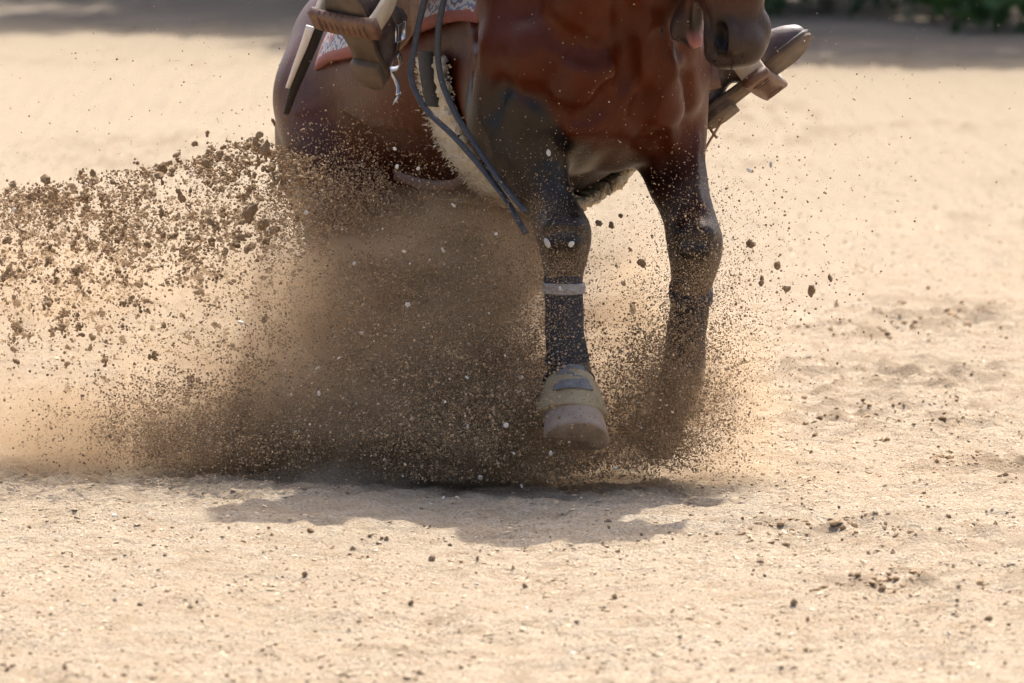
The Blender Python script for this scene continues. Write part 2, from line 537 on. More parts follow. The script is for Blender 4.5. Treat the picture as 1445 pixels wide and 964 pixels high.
def tree_meshes(seed, h, base, rx):
    rng = np.random.default_rng(seed)
    trunk_p = [Vector((rng.normal()*.06*k, rng.normal()*.06*k, h*.75*k/6)) for k in range(7)]
    tr = bmesh.new()
    tm = tube(trunk_p, lambda q: .16*(1-.8*q)*h/7, 9); tr.from_mesh(tm)
    cl = []
    for k in range(26):
        hz = base + (h-base)*rng.uniform(0, 1)
        sp = rx*math.sin(math.pi*min(.98, (.12 if h > 5 else .4)+(.8 if h > 5 else .55)*(hz-base)/(h-base)))
        w = rng.uniform(0, 2*math.pi); r = sp*math.sqrt(rng.uniform(.1, 1))
        c = np.array([math.cos(w)*r, math.sin(w)*r, hz]); cl.append((c, rng.uniform(.35, .75)*rx/2.0))
        s0 = trunk_p[min(5, int(6*min(.9, hz/h)))]
        lm = tube([s0, (s0+Vector(c))/2+Vector((0, 0, -.1)), Vector(c)], lambda q: .045*(1-.8*q)*h/7, 5); tr.from_mesh(lm)
    tme = bpy.data.meshes.new('trunk'); tr.to_mesh(tme); tr.free()
    def fn():
        c, r = cl[rng.integers(len(cl))]
        d = rng.normal(size=3); d /= np.linalg.norm(d)
        return c + d*r*rng.uniform(.45, 1.05)
    return tme, leaves(7000 if h > 5 else 2600, fn, .16 if h > 5 else .065, rng)

def plant(src, mats, name, loc, rot, sc, label, cat, group):
    e = empty(name, loc, label, cat, group); e.rotation_euler.z = rot; e.scale = (sc,)*3
    for nm, me, mt in zip(('trunk', 'crown'), src, mats):
        if not me.materials: me.materials.append(mt)
        o = bpy.data.objects.new(nm, me); COL.objects.link(o); o.parent = e
    return e

big = [tree_meshes(s, 8.2, 1.0, 2.4) for s in (1, 2)]
small = [tree_meshes(s, 2.2, .0, 1.0) for s in (5, 6)]
mid0 = (A0+A1)/2
for k in range(12):
    p = mid0 + dirb*(-13 + 2.3*k + random.uniform(-.5, .5)) + perp*(3.5+random.uniform(-.3, .5))
    plant(big[k % 2], (M['bark'], M['leaf1']), 'tree', (p.x, p.y, .12), random.uniform(0, 6), random.uniform(.9, 1.1),
          'tall dense green tree standing behind the bank at the arena edge', 'tree', 'trees behind the bank')
for k in range(24):
    p = mid0 + dirb*(-10 + .85*k + random.uniform(-.3, .3)) + perp*((1.9 if k > 11 else 3.4)+random.uniform(-.12, .25))
    plant(small[k % 2], (M['bark'], M['leaf2'] if k % 2 else M['leaf1']), 'bush', (p.x, p.y, .10), random.uniform(0, 6), random.uniform(.85, 1.2),
          'low leafy green bush growing along the top of the bank', 'bush', 'bushes along the bank')
pp = mid0 + dirb*((ground_at(1322, 70)-mid0).dot(dirb)+.55) + perp*1.5
post = empty('fence_post', (pp.x, pp.y, .08), 'pale weathered wooden post standing in front of the green bushes', 'post')
link('shaft', tube([Vector((pp.x, pp.y, 0)), Vector((pp.x+.005, pp.y, .7)), Vector((pp.x, pp.y, 1.38))], .034, 10), M['post'], post)
link('cap', tube([Vector((pp.x, pp.y, 1.37)), Vector((pp.x, pp.y, 1.41)), Vector((pp.x, pp.y, 1.43))], [.04, .04, .02], 10), M['post'], post)

# ---------------------------------------------------------------- horse
TRUNK = np.array([  # x, top, bottom, half width, narrowing of the top
    (-1.34, .74, .50, .11, .1), (-1.26, .86, .48, .19, .1), (-1.12, .97, .50, .25, .15), (-.98, 1.05, .53, .272, .2),
    (-.82, 1.12, .585, .285, .2), (-.62, 1.17, .575, .305, .2), (-.42, 1.21, .58, .295, .3), (-.25, 1.28, .60, .26, .5),
    (-.10, 1.31, .625, .235, .6), (.04, 1.27, .668, .212, .6), (.14, 1.2, .71, .17, .5), (.22, 1.1, .76, .125, .4), (.29, 1.0, .85, .06, .3)])

def trunk_point(x, ang, off=0.0):
    """surface point of the barrel at station x; ang measured from the top, + to the horse's left"""
    zt, zb, hw, nar = cr(TRUNK, np.array([x]))[0]
    zc, hz = (zt+zb)/2, (zt-zb)/2
    zn = math.cos(ang); yy = math.sin(ang)
    h = hw*(1-nar*max(0, zn)**2)
    n = Vector((0, yy*hz, zn*h)).normalized()
    return W(x, yy*h, zc+zn*hz) + (HL*n.y + Vector((0, 0, n.z)))*off

F = Field((-1.55, -.42, -.01), (.85, .55, 1.75), .007)
sl, X, Y, Z = F.win((-1.40, -.40, .45), (.40, .40, 1.40))
st = cr(TRUNK, X[:, 0, 0])
zt, zb, hw, nar = [st[:, q][:, None, None] for q in range(4)]
zc, hz = (zt+zb)/2, (zt-zb)/2
zn = (Z-zc)/hz
h_ = hw*(1-nar*np.clip(zn, 0, 1)**2)
r_ = np.sqrt((Y/h_)**2 + zn**2)
d_ = (r_-1)*np.minimum(hw, hz)
d_ = np.maximum(d_, np.maximum(X-.29, -1.34-X))
F.put(sl, d_.astype(np.float32), .02)
for s in (-1, 1):
    F.ell((-1.02, s*.18, .82), (.26, .12, .24), .10)                 # croup
    F.ell((-.86, s*.210, .60), (.18, .10, .20), .09)                 # thigh
    F.ell((-1.2, s*.14, .66), (.13, .12, .2), .09)                   # buttock
    F.ell((.06, s*.165, 1.00), (.13, .075, .22), .05)                # shoulder blade
    F.ell((-.05, s*.175, .87), (.12, .07, .14), .03)                 # triceps
    F.cone((.09, s*.172, .93), (.03, s*.185, .76), .075, .07, .03)
    F.chain([((.37, s*.075, 1.26), .055), ((.285, s*.10, 1.08), .06), ((.215, s*.128, .96), .062), ((.15, s*.155, .85), .065)], .016)   # neck muscle down to the point of the shoulder
    F.chain([((.285, s*.045, 1.0), .055), ((.265, s*.068, .92), .068), ((.21, s*.092, .83), .068), ((.13, s*.115, .755), .06)], .012)     # breast muscle
    F.chain([((.20, s*.04, .81), .06), ((.08, s*.06, .745), .062)], .03)
# forelegs
RF = [(728, 160, -.12, .088), (742, 215, -.15, .073), (762, 262, -.17, .055), (782, 298, -.19, .045), (795, 328, -.21, .049), (797, 350, -.21, .043),
      (796, 378, -.20, .034), (796, 440, -.20, .030), (800, 500, -.20, .031), (804, 530, -.20, .040), (806, 556, -.225, .033), (806, 585, -.25, .040)]
LF = [(935, 165, .02, .080), (945, 215, -.01, .068), (957, 260, -.04, .057), (972, 305, -.07, .048), (980, 340, -.09, .051), (981, 365, -.085, .045),
      (977, 395, -.07, .036), (971, 455, -.02, .032), (966, 505, .01, .033), (963, 532, .03, .041), (950, 560, .065, .034), (936, 578, .10, .04)]
LEGS = []
for leg in (RF, LF):
    pts = [(tuple(lat(a, b, c)), r) for a, b, c, r in leg]
    F.chain(pts, .035); LEGS.append(pts)
# elbow joins
for s, pts in ((-1, LEGS[0]), (1, LEGS[1])):
    F.cone(pts[0][0], (.10, s*.17, .93), .082, .09, .06)
    F.ell(Vector(pts[0][0]) + Vector((-.07, 0, .01)), (.06, .05, .07), .06)
    F.ell(Vector(pts[1][0]) + Vector((.025, -s*.02, .02)), (.045, .04, .09), .03)
    k_ = Vector(pts[4][0]); F.ell(k_ + Vector((.02, 0, .0)), (.04, .047, .05), .02); F.ell(k_ + Vector((-.03, 0, .01)), (.03, .03, .035), .02)
    F.cone(Vector(pts[6][0]) + Vector((-.035, 0, 0)), Vector(pts[8][0]) + Vector((-.035, 0, 0)), .016, .016, .012)
# hind legs folded under
for s, hp in ((-1, HINDR), (1, HINDL)):
    q = L(hp)
    F.chain([((-1.02, s*.19, .80), .15), ((-.74 if s < 0 else -.90, s*.225 if s < 0 else .17, .50), .125 if s < 0 else .105), ((-.97, s*.21, .41), .075), ((-1.14, s*.19, .31), .055),
             ((-1.12, s*.19, .25), .042), ((q.x-.10, q.y, .12), .033), ((q.x-.045, q.y, .085), .042), ((q.x-.01, q.y, .05), .036)], .05)
    LEGS.append([((-.97, s*.21, .41), .07), ((q.x-.04, q.y, .085), .04)])
# neck and head
YAW = math.radians(52)
hf = Vector((math.sin(YAW), -math.cos(YAW), 0)); hl = Vector((math.cos(YAW), math.sin(YAW), 0))
Mz = at(1036, 95, -.40)
ha = (Vector((0, 0, -1)) + hf*.06).normalized(); hfn = (hf - ha*hf.dot(ha)).normalized()
def HP(u, w, v): return L(Mz - ha*u + hfn*w + hl*v)
def Ldir(d): return Vector((d.dot(HF), d.dot(HL), d.z))
HR = [Ldir(ha), Ldir(hfn), Ldir(hl)]
poll = HP(.56, -.02, 0)
F.chain([((-.02, 0, 1.08), .20), ((.17, .0, 1.22), .165), ((.33, .03, 1.42), .13), (tuple(poll + Vector((-.06, -.01, .0))), .085)], .09)
F.chain([((.16, 0, 1.04), .13), ((.33, .02, 1.20), .11), ((.43, .05, 1.36), .095), (tuple(HP(.47, -.10, 0)), .07)], .07)
F.chain([(tuple(HP(.075, 0, 0)), .053), (tuple(HP(.16, .004, 0)), .061), (tuple(HP(.27, .010, 0)), .069), (tuple(HP(.42, 0, 0)), .082), (tuple(HP(.54, -.03, 0)), .075)], .04)
F.chain([(tuple(HP(.17, -.075, 0)), .026), (tuple(HP(.30, -.09, 0)), .042), (tuple(HP(.42, -.11, 0)), .07)], .035)
F.ell(HP(.060, .002, 0), (.060, .062, .056), .03, R=HR)                  # muzzle
F.ell(HP(.045, .035, 0), (.042, .035, .050), .02, R=HR)
F.ell(HP(.030, -.02, 0), (.032, .045, .045), .02, R=HR)                  # upper lip
for s in (-1, 1):
    F.ell(HP(.068, .030, s*.046), (.042, .032, .022), .012, R=HR)        # nostril wings
    F.ell(HP(.066, .014, s*.068), (.034, .0175, .034), .008, '-', R=HR)
    F.ell(HP(.36, .055, s*.068), (.035, .03, .02), .02, R=HR)            # eye sockets
    F.chain([(tuple(HP(.57, .0, s*.045)), .024), (tuple(HP(.63, .005, s*.065)), .03), (tuple(HP(.70, .02, s*.06)), .006)], .02)
F.chain([(tuple(HP(.17, -.085, 0)), .026), (tuple(HP(.105, -.115, 0)), .030), (tuple(HP(.078, -.128, -.004)), .032)], .02)   # chin, mouth open
F.ell(HP(.062, -.116, 0), (.022, .034, .036), .012, R=HR)
F.ell(HP(.075, -.080, 0), (.075, .017, .036), .012, '-', R=HR)           # inside of the open mouth
def hit(px, py, y0=-.75, y1=1.2):
    a, b = lat(px, py, y0), lat(px, py, y1)
    n = int((b-a).length/.003); T_ = np.linspace(0, 1, n)[:, None]
    P_ = np.array(a) + (np.array(b)-np.array(a))*T_
    I_ = np.clip(((P_-F.lo)/F.h).round().astype(int), 0, F.n-1)
    d = F.d[I_[:, 0], I_[:, 1], I_[:, 2]]
    q = np.argmax(d < 0)
    return None if d[q] >= 0 else (P_[q], q)
vdir = np.array(Ldir(_f))
def crease(pts, r=.010, k=.016, deep=.0, op='-', y0=-.75):
    H = []
    for p in spline([(a, b, 0) for a, b in pts], 3*len(pts)):
        h_ = hit(p.x, p.y, y0)
        if h_ is not None: H.append(h_[0])
    n = len(H)
    for i_ in range(n-1):
        t0, t1 = [math.sin(math.pi*min(1, max(.0, (i_+o_+.35)/(n-.3)))) for o_ in (0, 1)]
        # ends rise off the surface so that the line fades out
        sh_ = -.0022 if (op == '-' and k > .019) else 0
        F.cone(H[i_]+vdir*(deep+sh_-(1-t0)*r), H[i_+1]+vdir*(deep+sh_-(1-t1)*r), r, r, k, op)
crease([(884, -10), (882, 40), (884, 80), (883, 112), (876, 140)], .012, .030, -.005)
crease([(936, 55), (938, 85), (928, 112), (912, 135), (904, 160), (908, 186), (918, 210)], .010, .030, -.005)
crease([(690, 165), (698, 132), (716, 114), (742, 122), (764, 150), (778, 185), (786, 222)], .012, .030, -.006)
crease([(786, 158), (806, 172), (830, 168), (852, 150), (862, 128)], .012, .030, -.005)
crease([(660, -10), (668, 50), (664, 100), (660, 130)], .010, .024, -.005)
crease([(760, 30), (800, 62), (835, 75), (866, 66)], .012, .04, -.009)
crease([(956, 10), (962, 60), (968, 110), (972, 150)], .009, .02, -.004)
crease([(930, 190), (938, 215), (948, 250)], .009, .02, -.004)
for px, py, rr_ in ((745, 78, .05), (742, 170, .03)):
    h_ = hit(px, py)
    if h_: F.ell(h_[0]+vdir*rr_*.80, (rr_, rr_, rr_*1.35), .03)
for ln in ([(690, 200), (705, 235), (722, 262), (742, 285)], [(770, 205), (774, 235), (786, 262)], [(985, 190), (982, 225), (984, 262), (990, 290)], [(905, 60), (915, 40), (917, 15)], [(480, 150), (520, 175), (575, 180), (620, 210)]):
    crease(ln, .0045, .010, .0010, '+')                            # raised veins
# knees: the small bones and the tendons below
for leg, dy in ((RF, 0), (LF, 0)):
    kx, ky, kY, kr = leg[4]
    for ox, oy, rr_ in ((-13, -10, .024), (13, -10, .024), (0, 4, .027), (-12, 16, .02), (12, 16, .02)):
        h_ = hit(kx+ox, ky+oy, kY-.3, kY+.3)
        if h_: F.ell(h_[0]+vdir*rr_*.55, (rr_,)*3, .012)
    crease([(kx-16, ky+2), (kx, ky-1), (kx+16, ky+3)], .006, .010, .0, '-', kY-.3)
# muzzle folds
crease([(992, 15), (1000, 32), (998, 52)], .006, .010, .0)
crease([(1034, 20), (1044, 40), (1040, 62)], .006, .012, .0)
crease([(1002, 78), (1025, 84), (1052, 78)], .006, .010, .0)
F.ell(HP(.088, .050, .034), (.032, .018, .026), .015, R=HR)
F.blur(1)
hm = F.mesh('horse_body', 0.0, HM)
Pl = F.pts
# coat colours
N_ = len(Pl)
def segd(P_, a, b):
    a = np.array(a); b = np.array(b); v_ = b-a
    t_ = np.clip(((P_-a)@v_)/(v_@v_), 0, 1)[:, None]
    return np.linalg.norm(P_-a-t_*v_, axis=1)
sm = lambda e0, e1, x_: (lambda q: q*q*(3-2*q))(np.clip((x_-e0)/(e1-e0), 0, 1))
bay = np.array((.092, .0205, .0068)); black = np.array((.0045, .004, .005)); grey = np.array((.060, .042, .034)); pink = np.array((.50, .21, .20))
wob = .05*vnoise(Pl[:, 0]*3+Pl[:, 1]*2, Pl[:, 2]*3, 21, .25)
legf = np.zeros(N_); legz = np.zeros(N_)
for q, pts in enumerate(LEGS):
    dd = np.min([segd(Pl, a[0], b[0]) for a, b in zip(pts[:-1], pts[1:])], axis=0)
    near = 1 - (sm(.125, .155, dd) if q == 0 else sm(.09, .15, dd))
    zlim = (.90, .70, .46, .46)[q]
    legf = np.maximum(legf, near*(1-sm(zlim-(.07 if q == 0 else .14), zlim+.03, Pl[:, 2]+wob)))
    legz = np.maximum(legz, (1-sm(.055, .075, dd))*(1-sm(.50, .66, Pl[:, 2]+wob*1.5)))
col = np.outer(1-legf, bay) + np.outer(legf, black)
belly = (1-sm(.64, .80, Pl[:, 2]))*np.where(Pl[:, 0] > -.15, .9, .45)*(1-legf)  # underside shade painted into the coat, strongest below the chest
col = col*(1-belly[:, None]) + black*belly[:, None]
hu = (Pl - np.array(L(Mz))) @ np.array(-Ldir(ha))
hw_ = (Pl - np.array(L(Mz))) @ np.array(Ldir(hfn))
hv_ = (Pl - np.array(L(Mz))) @ np.array(Ldir(hl))
hd1 = segd(Pl, HP(.03, 0, 0), HP(.32, 0, 0)); hd2 = segd(Pl, HP(.20, -.085, 0), HP(.06, -.125, 0))
inh = ((hd1 < .10) | (hd2 < .046)) & (hu < .45)
mz = np.where(inh, 1-sm(.085, .20, hu), 0)
col = col*(1-mz[:, None]) + grey*mz[:, None]
nos = np.zeros(N_)
for s in (-1, 1):
    c_ = np.array(HP(.066, .014, s*.050)); nos = np.maximum(nos, 1-sm(.017, .032, np.linalg.norm((Pl-c_)*np.array((1, 1, .55)), axis=1)))
col = col*(1-.95*nos[:, None]) + np.array((.006, .005, .005))*.95*nos[:, None]
pk = np.where(inh, (1-sm(.008, .022, np.abs(hw_+.090)))*(1-sm(.058, .092, hu))*(hw_ < -.055), 0)
col = col*(1-pk[:, None]) + pink*pk[:, None]
ga = hm.attributes.new('gloss', 'FLOAT', 'POINT')   # raised on black legs, cut underneath to keep out the ground's reflection
ga.data.foreach_set('value', ((legf*.42+(1-legf)*.19)*(1-np.clip(belly*1.1, 0, .95))).astype(np.float32))
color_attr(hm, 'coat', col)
da = hm.attributes.new('dust', 'FLOAT', 'POINT')
rear = (1-sm(.30, .62, Pl[:, 2]))*(Pl[:, 0] < -.45)*.9
da.data.foreach_set('value', np.clip(np.maximum(legz*.8, rear), 0, 1).astype(np.float32))
horse = empty('horse', HO, 'dark bay horse sitting into a sliding stop on the sand', 'horse')
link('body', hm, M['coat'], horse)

def hoof(top, axis, r0, r1, h, fwd):
    axis = Vector(axis).normalized(); fw = Vector(fwd); fw = (fw - axis*fw.dot(axis)).normalized(); sd = axis.cross(fw)
    v, f = [], []
    prof = [(0.0, .92), (.04, 1.0), (.12, 1.02), (.9, 1.0), (.97, 1.0), (1.0, .93), (1.0, .4)]
    sg = 28
    for q, (t_, k_) in enumerate(prof):
        r = (r0 + (r1-r0)*t_)*k_
        for j in range(sg):
            w = 2*math.pi*j/sg
            cw = math.cos(w)
            rr = r*(1.0 + (.10 if cw > 0 else -.05)*abs(cw))
            hh = h*t_*(1.0 if cw > 0 else 1-.25*abs(cw)*t_)
            v.append(Vector(top) + axis*hh + fw*(cw*rr + h*t_*.16) + sd*(math.sin(w)*rr*(1+.006*math.sin(9*w))))
    for q in range(len(prof)-1):
        for j in range(sg):
            f.append((q*sg+j, q*sg+(j+1) % sg, (q+1)*sg+(j+1) % sg, (q+1)*sg+j))
    f.append(tuple(range(sg-1, -1, -1))); f.append(tuple((len(prof)-1)*sg+j for j in range(sg)))
    return mesh('hoof', v, f)

RFh = at(806, 574, -.245)
link('hoof', hoof(at(806, 574, -.235), (0.02, -.62, -.8), .058, .070, .100, HF), M['hoof'], horse)
LFh = at(940, 572, .09)
link('hoof', hoof(LFh, (-.45, .30, -.8), .050, .062, .092, Vector((.3, -.9, -.2))), M['hoof'], horse)
for hp in (HINDR, HINDL):
    link('hoof', hoof(hp + Vector((0, 0, .075)), HF*.25 + Vector((0, 0, -1)), .048, .062, .085, HF), M['hoof'], horse)
for s in (-1, 1):
    bm = bmesh.new(); bmesh.ops.create_icosphere(bm, subdivisions=3, radius=.021)
    e_ = bpy.data.meshes.new('eye'); bmesh.ops.translate(bm, verts=bm.verts, vec=HM @ HP(.36, .056, s*.075)); bm.to_mesh(e_); bm.free()
    link('eye', e_, M['eye'], horse)
def hair_lock(paths, r):
    b_ = bmesh.new()
    for p_ in paths:
        tm = tube(p_, lambda q: r*(1-.85*q)+.0008, 5); b_.from_mesh(tm); bpy.data.meshes.remove(tm)
    o_ = bpy.data.meshes.new('hair'); b_.to_mesh(o_); b_.free(); return o_
pa_ = []
for k in range(240):
    a = Vector((-1.33, random.gauss(0, .025), .80+random.gauss(0, .02)))
    d = Vector((-.05-random.random()*.03, random.gauss(0, .03)+.03, -.14)); e = Vector((-.07-random.random()*.10, random.gauss(0, .06)+.10, -.50-random.random()*.22))
    pa_.append(spline([W(*a), W(*(a+d)), W(*(a+e))], 7))
link('tail', hair_lock(pa_, .004), M['hair'], horse)
pa_ = []
crest = [Vector((-.02, 0, 1.29)), Vector((.12, 0, 1.41)), Vector((.28, .02, 1.55)), Vector(poll) + Vector((-.03, 0, .08))]
cs = spline(crest, 80)
for p_ in cs:
    for q in range(4):
        a = p_ + Vector((random.gauss(0, .01), random.gauss(0, .01), -.01))
        pa_.append(spline([W(*a), W(*(a + Vector((-.02, .07, .02)))), W(*(a + Vector((-.06+random.gauss(0, .02), .14, -.12)))), W(*(a + Vector((-.05+random.gauss(0, .03), .16, -.27))))], 7))
link('mane', hair_lock(pa_, .0035), M['hair'], horse)

pa_ = []
for k in range(22):
    u_, w_, v_ = random.choice([(.03, -.02, -.045), (.05, .0, -.058), (.02, .02, -.03), (.08, -.15, -.02), (.06, -.14, -.02)])
    p_ = HM @ HP(u_+random.gauss(0, .012), w_+random.gauss(0, .012), v_)
    d_ = Vector((random.gauss(0, .4), -.5+random.gauss(0, .3), -.8)).normalized()*random.uniform(.012, .028)
    pa_.append([p_, p_+d_*.5, p_+d_+Vector((0, 0, -.006))])
link('whiskers', hair_lock(pa_, .0005), M['hair'], horse)['kind'] = 'stuff'

# leg boots: dark cuffs round the cannons with a pale strap
def cuff(pts, off, sg=24):
    P_ = [Vector(p) for p, r in pts]; v, f = [], []
    sp = spline(P_, 14); rr = np.interp(np.linspace(0, 1, 14), np.linspace(0, 1, len(pts)), [r for p, r in pts])
    for k, p in enumerate(sp):
        t_ = (sp[min(k+1, 13)]-sp[max(k-1, 0)]).normalized(); a = t_.cross(HL).normalized(); b = t_.cross(a)
        for j in range(sg):
            w = 2*math.pi*j/sg; r = rr[k]+off*(.4 if k in (0, 13) else 1) + .0015*math.sin(3*w+k)
            back = .017 if math.cos(w) < 0 else 0
            v.append(p + a*(math.cos(w)*(r+back*abs(math.cos(w)))) + b*(math.sin(w)*r))
    for k in range(13):
        for j in range(sg): f.append((k*sg+j, k*sg+(j+1) % sg, (k+1)*sg+(j+1) % sg, (k+1)*sg+j))
    f.append(tuple(range(sg-1, -1, -1))); f.append(tuple(13*sg+j for j in range(sg)))
    return mesh('cuff', v, f)
RFw = [at(a, b, c) for a, b, c, r in RF]; LFw = [at(a, b, c) for a, b, c, r in LF]
def signflip(a): return a
lb = empty('leg_boot', RFw[8], 'dark padded leg boot with pale strap on the foreleg with the yellowish bell boot', 'leg boot')
link('cuff', cuff([(RFw[6]+Vector((0, 0, .0)), .036), (RFw[7], .035), (RFw[8], .036), (at(802, 522, -.20), .041)], .006), M['neoprene'], lb)
link('strap', cuff([(at(796, 399, -.20), .037), (at(796, 415, -.20), .0365)], .0095), M['white_strap'], lb)
link('strap', cuff([(at(800, 500, -.20), .038), (at(801, 513, -.20), .040)], .0085), M['neoprene'], lb)
lb2 = empty('leg_boot', LFw[8], 'dark padded leg boot on the bent foreleg below the rider\'s raised boot', 'leg boot')
link('cuff', cuff([(LFw[6], .038), (LFw[7], .036), (LFw[8], .037), (at(964, 524, .02), .041)], .006), M['neoprene'], lb2)
link('strap', cuff([(at(976, 408, -.06), .039), (at(975, 424, -.045), .0385)], .0085), M['neoprene'], lb2)
bb = empty('bell_boot', RFh, 'yellowish rubber bell boot with grey cuff above the lifted hoof', 'bell boot')
bp = [(at(803, 530, -.205), .043), (at(805, 548, -.222), .055), (at(806, 568, -.238), .068), (at(806, 588, -.252), .076)]
link('shell', cuff(bp, .004), M['bell'], bb)
def arc_patch(pts, off, c_ang, half, n1=10, n2=12):
    sp = spline([p for p, r in pts], n1); rr = np.interp(np.linspace(0, 1, n1), np.linspace(0, 1, len(pts)), [r for p, r in pts]); v, f = [], []
    for lay in (off, off-.006):
        for k in range(n1):
            for j in range(n2):
                w = c_ang + half*(2*j/(n2-1)-1); e = rr[k] + lay + .0012*math.sin(5*w+2*k)
                t_ = (sp[min(k+1, n1-1)]-sp[max(k-1, 0)]).normalized(); a = t_.cross(HL).normalized(); b = t_.cross(a)
                v.append(sp[k] + a*(math.cos(w)*e) + b*(math.sin(w)*e))
    B = n1*n2
    for k in range(n1-1):
        for j in range(n2-1):
            q = k*n2+j; f += [(q, q+1, q+n2+1, q+n2), (B+q, B+q+n2, B+q+n2+1, B+q+1)]
    ed = [k*n2 for k in range(n1)] + [(n1-1)*n2+j for j in range(1, n2)] + [k*n2+n2-1 for k in range(n1-2, -1, -1)] + [j for j in range(n2-2, 0, -1)]
    for a, b in zip(ed, ed[1:]+ed[:1]): f.append((a, b, B+b, B+a))
    return mesh('patch', v, f)
link('cuff', arc_patch([(at(803, 528, -.203), .042), (at(805, 548, -.22), .050), (at(806, 570, -.240), .068)], .0085, .25, .62), M['bell_cuff'], bb)
link('strap', cuff([(at(803, 532, -.203), .047), (at(803, 537, -.207), .048)], .0075), M['neoprene'], bb)

# ---------------------------------------------------------------- tack
t = NT('woven_pad'); uv = t.n('ShaderNodeUVMap').outputs[0]
sx = t.n('ShaderNodeSeparateXYZ'); t.l(uv, sx.inputs[0]); U_, V_ = sx.outputs[0], sx.outputs[1]
dis = t.math('MULTIPLY', t.math('SUBTRACT', t.noise(26, 4, .65, t.coord()), .5), 1.3)
zig = t.math('ADD', dis, t.math('PINGPONG', t.math('MULTIPLY', U_, 8.0), .5))
band = t.math('FRACT', t.math('ADD', t.math('MULTIPLY', V_, 7.5), zig))
c = t.ramp(band, [(0, (.46, .45, .44)), (.24, (.10, .16, .30)), (.40, (.50, .47, .43)), (.56, (.32, .075, .055)), (.74, (.36, .41, .48)), (.86, (.06, .07, .12))])
for e_ in t.t.nodes:
    if e_.type == 'VALTORGB': e_.color_ramp.interpolation = 'CONSTANT'
edge = t.math('GREATER_THAN', V_, .955)
c = t.mix(edge, c, (.27, .06, .048))
c = t.mix(t.math('GREATER_THAN', t.math('ABSOLUTE', t.math('SUBTRACT', U_, .5)), .48), c, (.27, .06, .048))
n1 = t.noise(160, 3, .6, t.coord())
c = t.mix(t.math('MULTIPLY', n1, .4), c, (.30, .25, .20)); t.col(c); t.rough(.95); t.bump(n1, .6, .004)
M['pad'] = t.m

def shell(x0, x1, a0, a1, off, thick, nx_, na, wob=0.0, cut=None):
    v, f, uvs = [], [], []
    for layer in (off+thick, off):
        for i_ in range(nx_+1):
            for j_ in range(na+1):
                a = a0 + (a1-a0)*j_/na; x = x0 + (x1-x0)*i_/nx_
                o_ = layer + wob*math.sin(9*x+5*a)
                if cut: x, a = cut(x, a)
                v.append(trunk_point(x, a, o_)); uvs.append((i_/nx_, abs(2*j_/na-1)))
    n2 = na+1; B = (nx_+1)*n2
    for i_ in range(nx_):
        for j_ in range(na):
            q = i_*n2+j_
            f.append((q, q+1, q+n2+1, q+n2)); f.append((B+q, B+q+n2, B+q+n2+1, B+q+1))
    for i_ in range(nx_):
        q = i_*n2; f.append((q, q+n2, B+q+n2, B+q)); q += na; f.append((q, B+q, B+q+n2, q+n2))
    for j_ in range(na):
        q = j_; f.append((q, B+q, B+q+1, q+1)); q = nx_*n2+j_; f.append((q, q+1, B+q+1, B+q))
    me_ = mesh('shell', v, f)
    ul = me_.uv_layers.new(name='UVMap')
    for lp in me_.loops: ul.data[lp.index].uv = uvs[lp.vertex_index]
    return me_

pad = empty('saddle_pad', W(-.4, 0, 1.2), 'woven red, white and blue saddle pad with red border on the horse\'s back', 'saddle pad')
link('cloth', shell(-.86, .02, -1.47, 1.47, .008, .022, 40, 60, .003), M['pad'], pad)
saddle = empty('saddle', W(-.4, 0, 1.22), 'brown leather western saddle on the woven pad', 'saddle')
link('skirt', shell(-.78, -.06, -1.08, 1.08, .034, .012, 30, 40), M['leather_brown'], saddle)
SF = Field((-.85, -.32, 1.12), (.02, .32, 1.62), .008)
SF.ell((-.45, 0, 1.27), (.27, .17, .06), .05); SF.ell((-.70, 0, 1.33), (.05, .19, .09), .06); SF.ell((-.16, 0, 1.37), (.07, .15, .08), .06)
SF.chain([((-.14, 0, 1.42), .03), ((-.09, 0, 1.50), .018), ((-.075, 0, 1.52), .032)], .03)
SF.ell((-.45, 0, 1.36), (.17, .14, .055), .05, '-')
link('seat', SF.mesh('seat', 0, HM), M['leather_brown'], saddle)

def belt(x0, a0, a1, width, off, thick, n=60, slant=0.0):
    pts = [trunk_point(x0+slant*abs(math.sin(a0+(a1-a0)*k/n)), a0+(a1-a0)*k/n, off) for k in range(n+1)]
    return strap(pts, HF, width, thick)
cinch = empty('cinch', W(-.2, 0, .6), 'cream fleece-lined girth with dark webbing behind the forelegs', 'girth')
fl = belt(-.19, 1.65, 2*math.pi-1.65, .135, .020, .026, 140)
for q in fl.vertices:
    q.co += Vector((random.gauss(0, .0035), random.gauss(0, .0035), random.gauss(0, .0035)))
link('fleece', fl, M['fleece'], cinch)
link('web', belt(-.19, 1.25, 1.95, .075, .034, .012), M['dark_web'], cinch)
link('web', belt(-.19, 2*math.pi-1.95, 2*math.pi-1.62, .075, .034, .012), M['dark_web'], cinch)
fz = bmesh.new()
for k in range(2600):     # tufts of the fleece
    a = random.uniform(1.7, 2*math.pi-1.7); x = -.19+random.choice((-1, 1))*abs(random.gauss(.055, .012))
    p = trunk_point(x, a, .02); q = trunk_point(x+random.gauss(0, .004)+(.004 if x > -.19 else -.004), a+random.gauss(0, .012), .024+random.random()*.006)
    w_ = (q-p).cross(Vector((random.gauss(0, 1), random.gauss(0, 1), random.gauss(0, 1)))).normalized()*.0022
    vs = [fz.verts.new(z_) for z_ in (p-w_, p+w_, q)]; fz.faces.new(vs)
fme = bpy.data.meshes.new('tufts'); fz.to_mesh(fme); fz.free()
link('fleece_tufts', fme, M['fleece'], cinch, False)['kind'] = 'stuff'
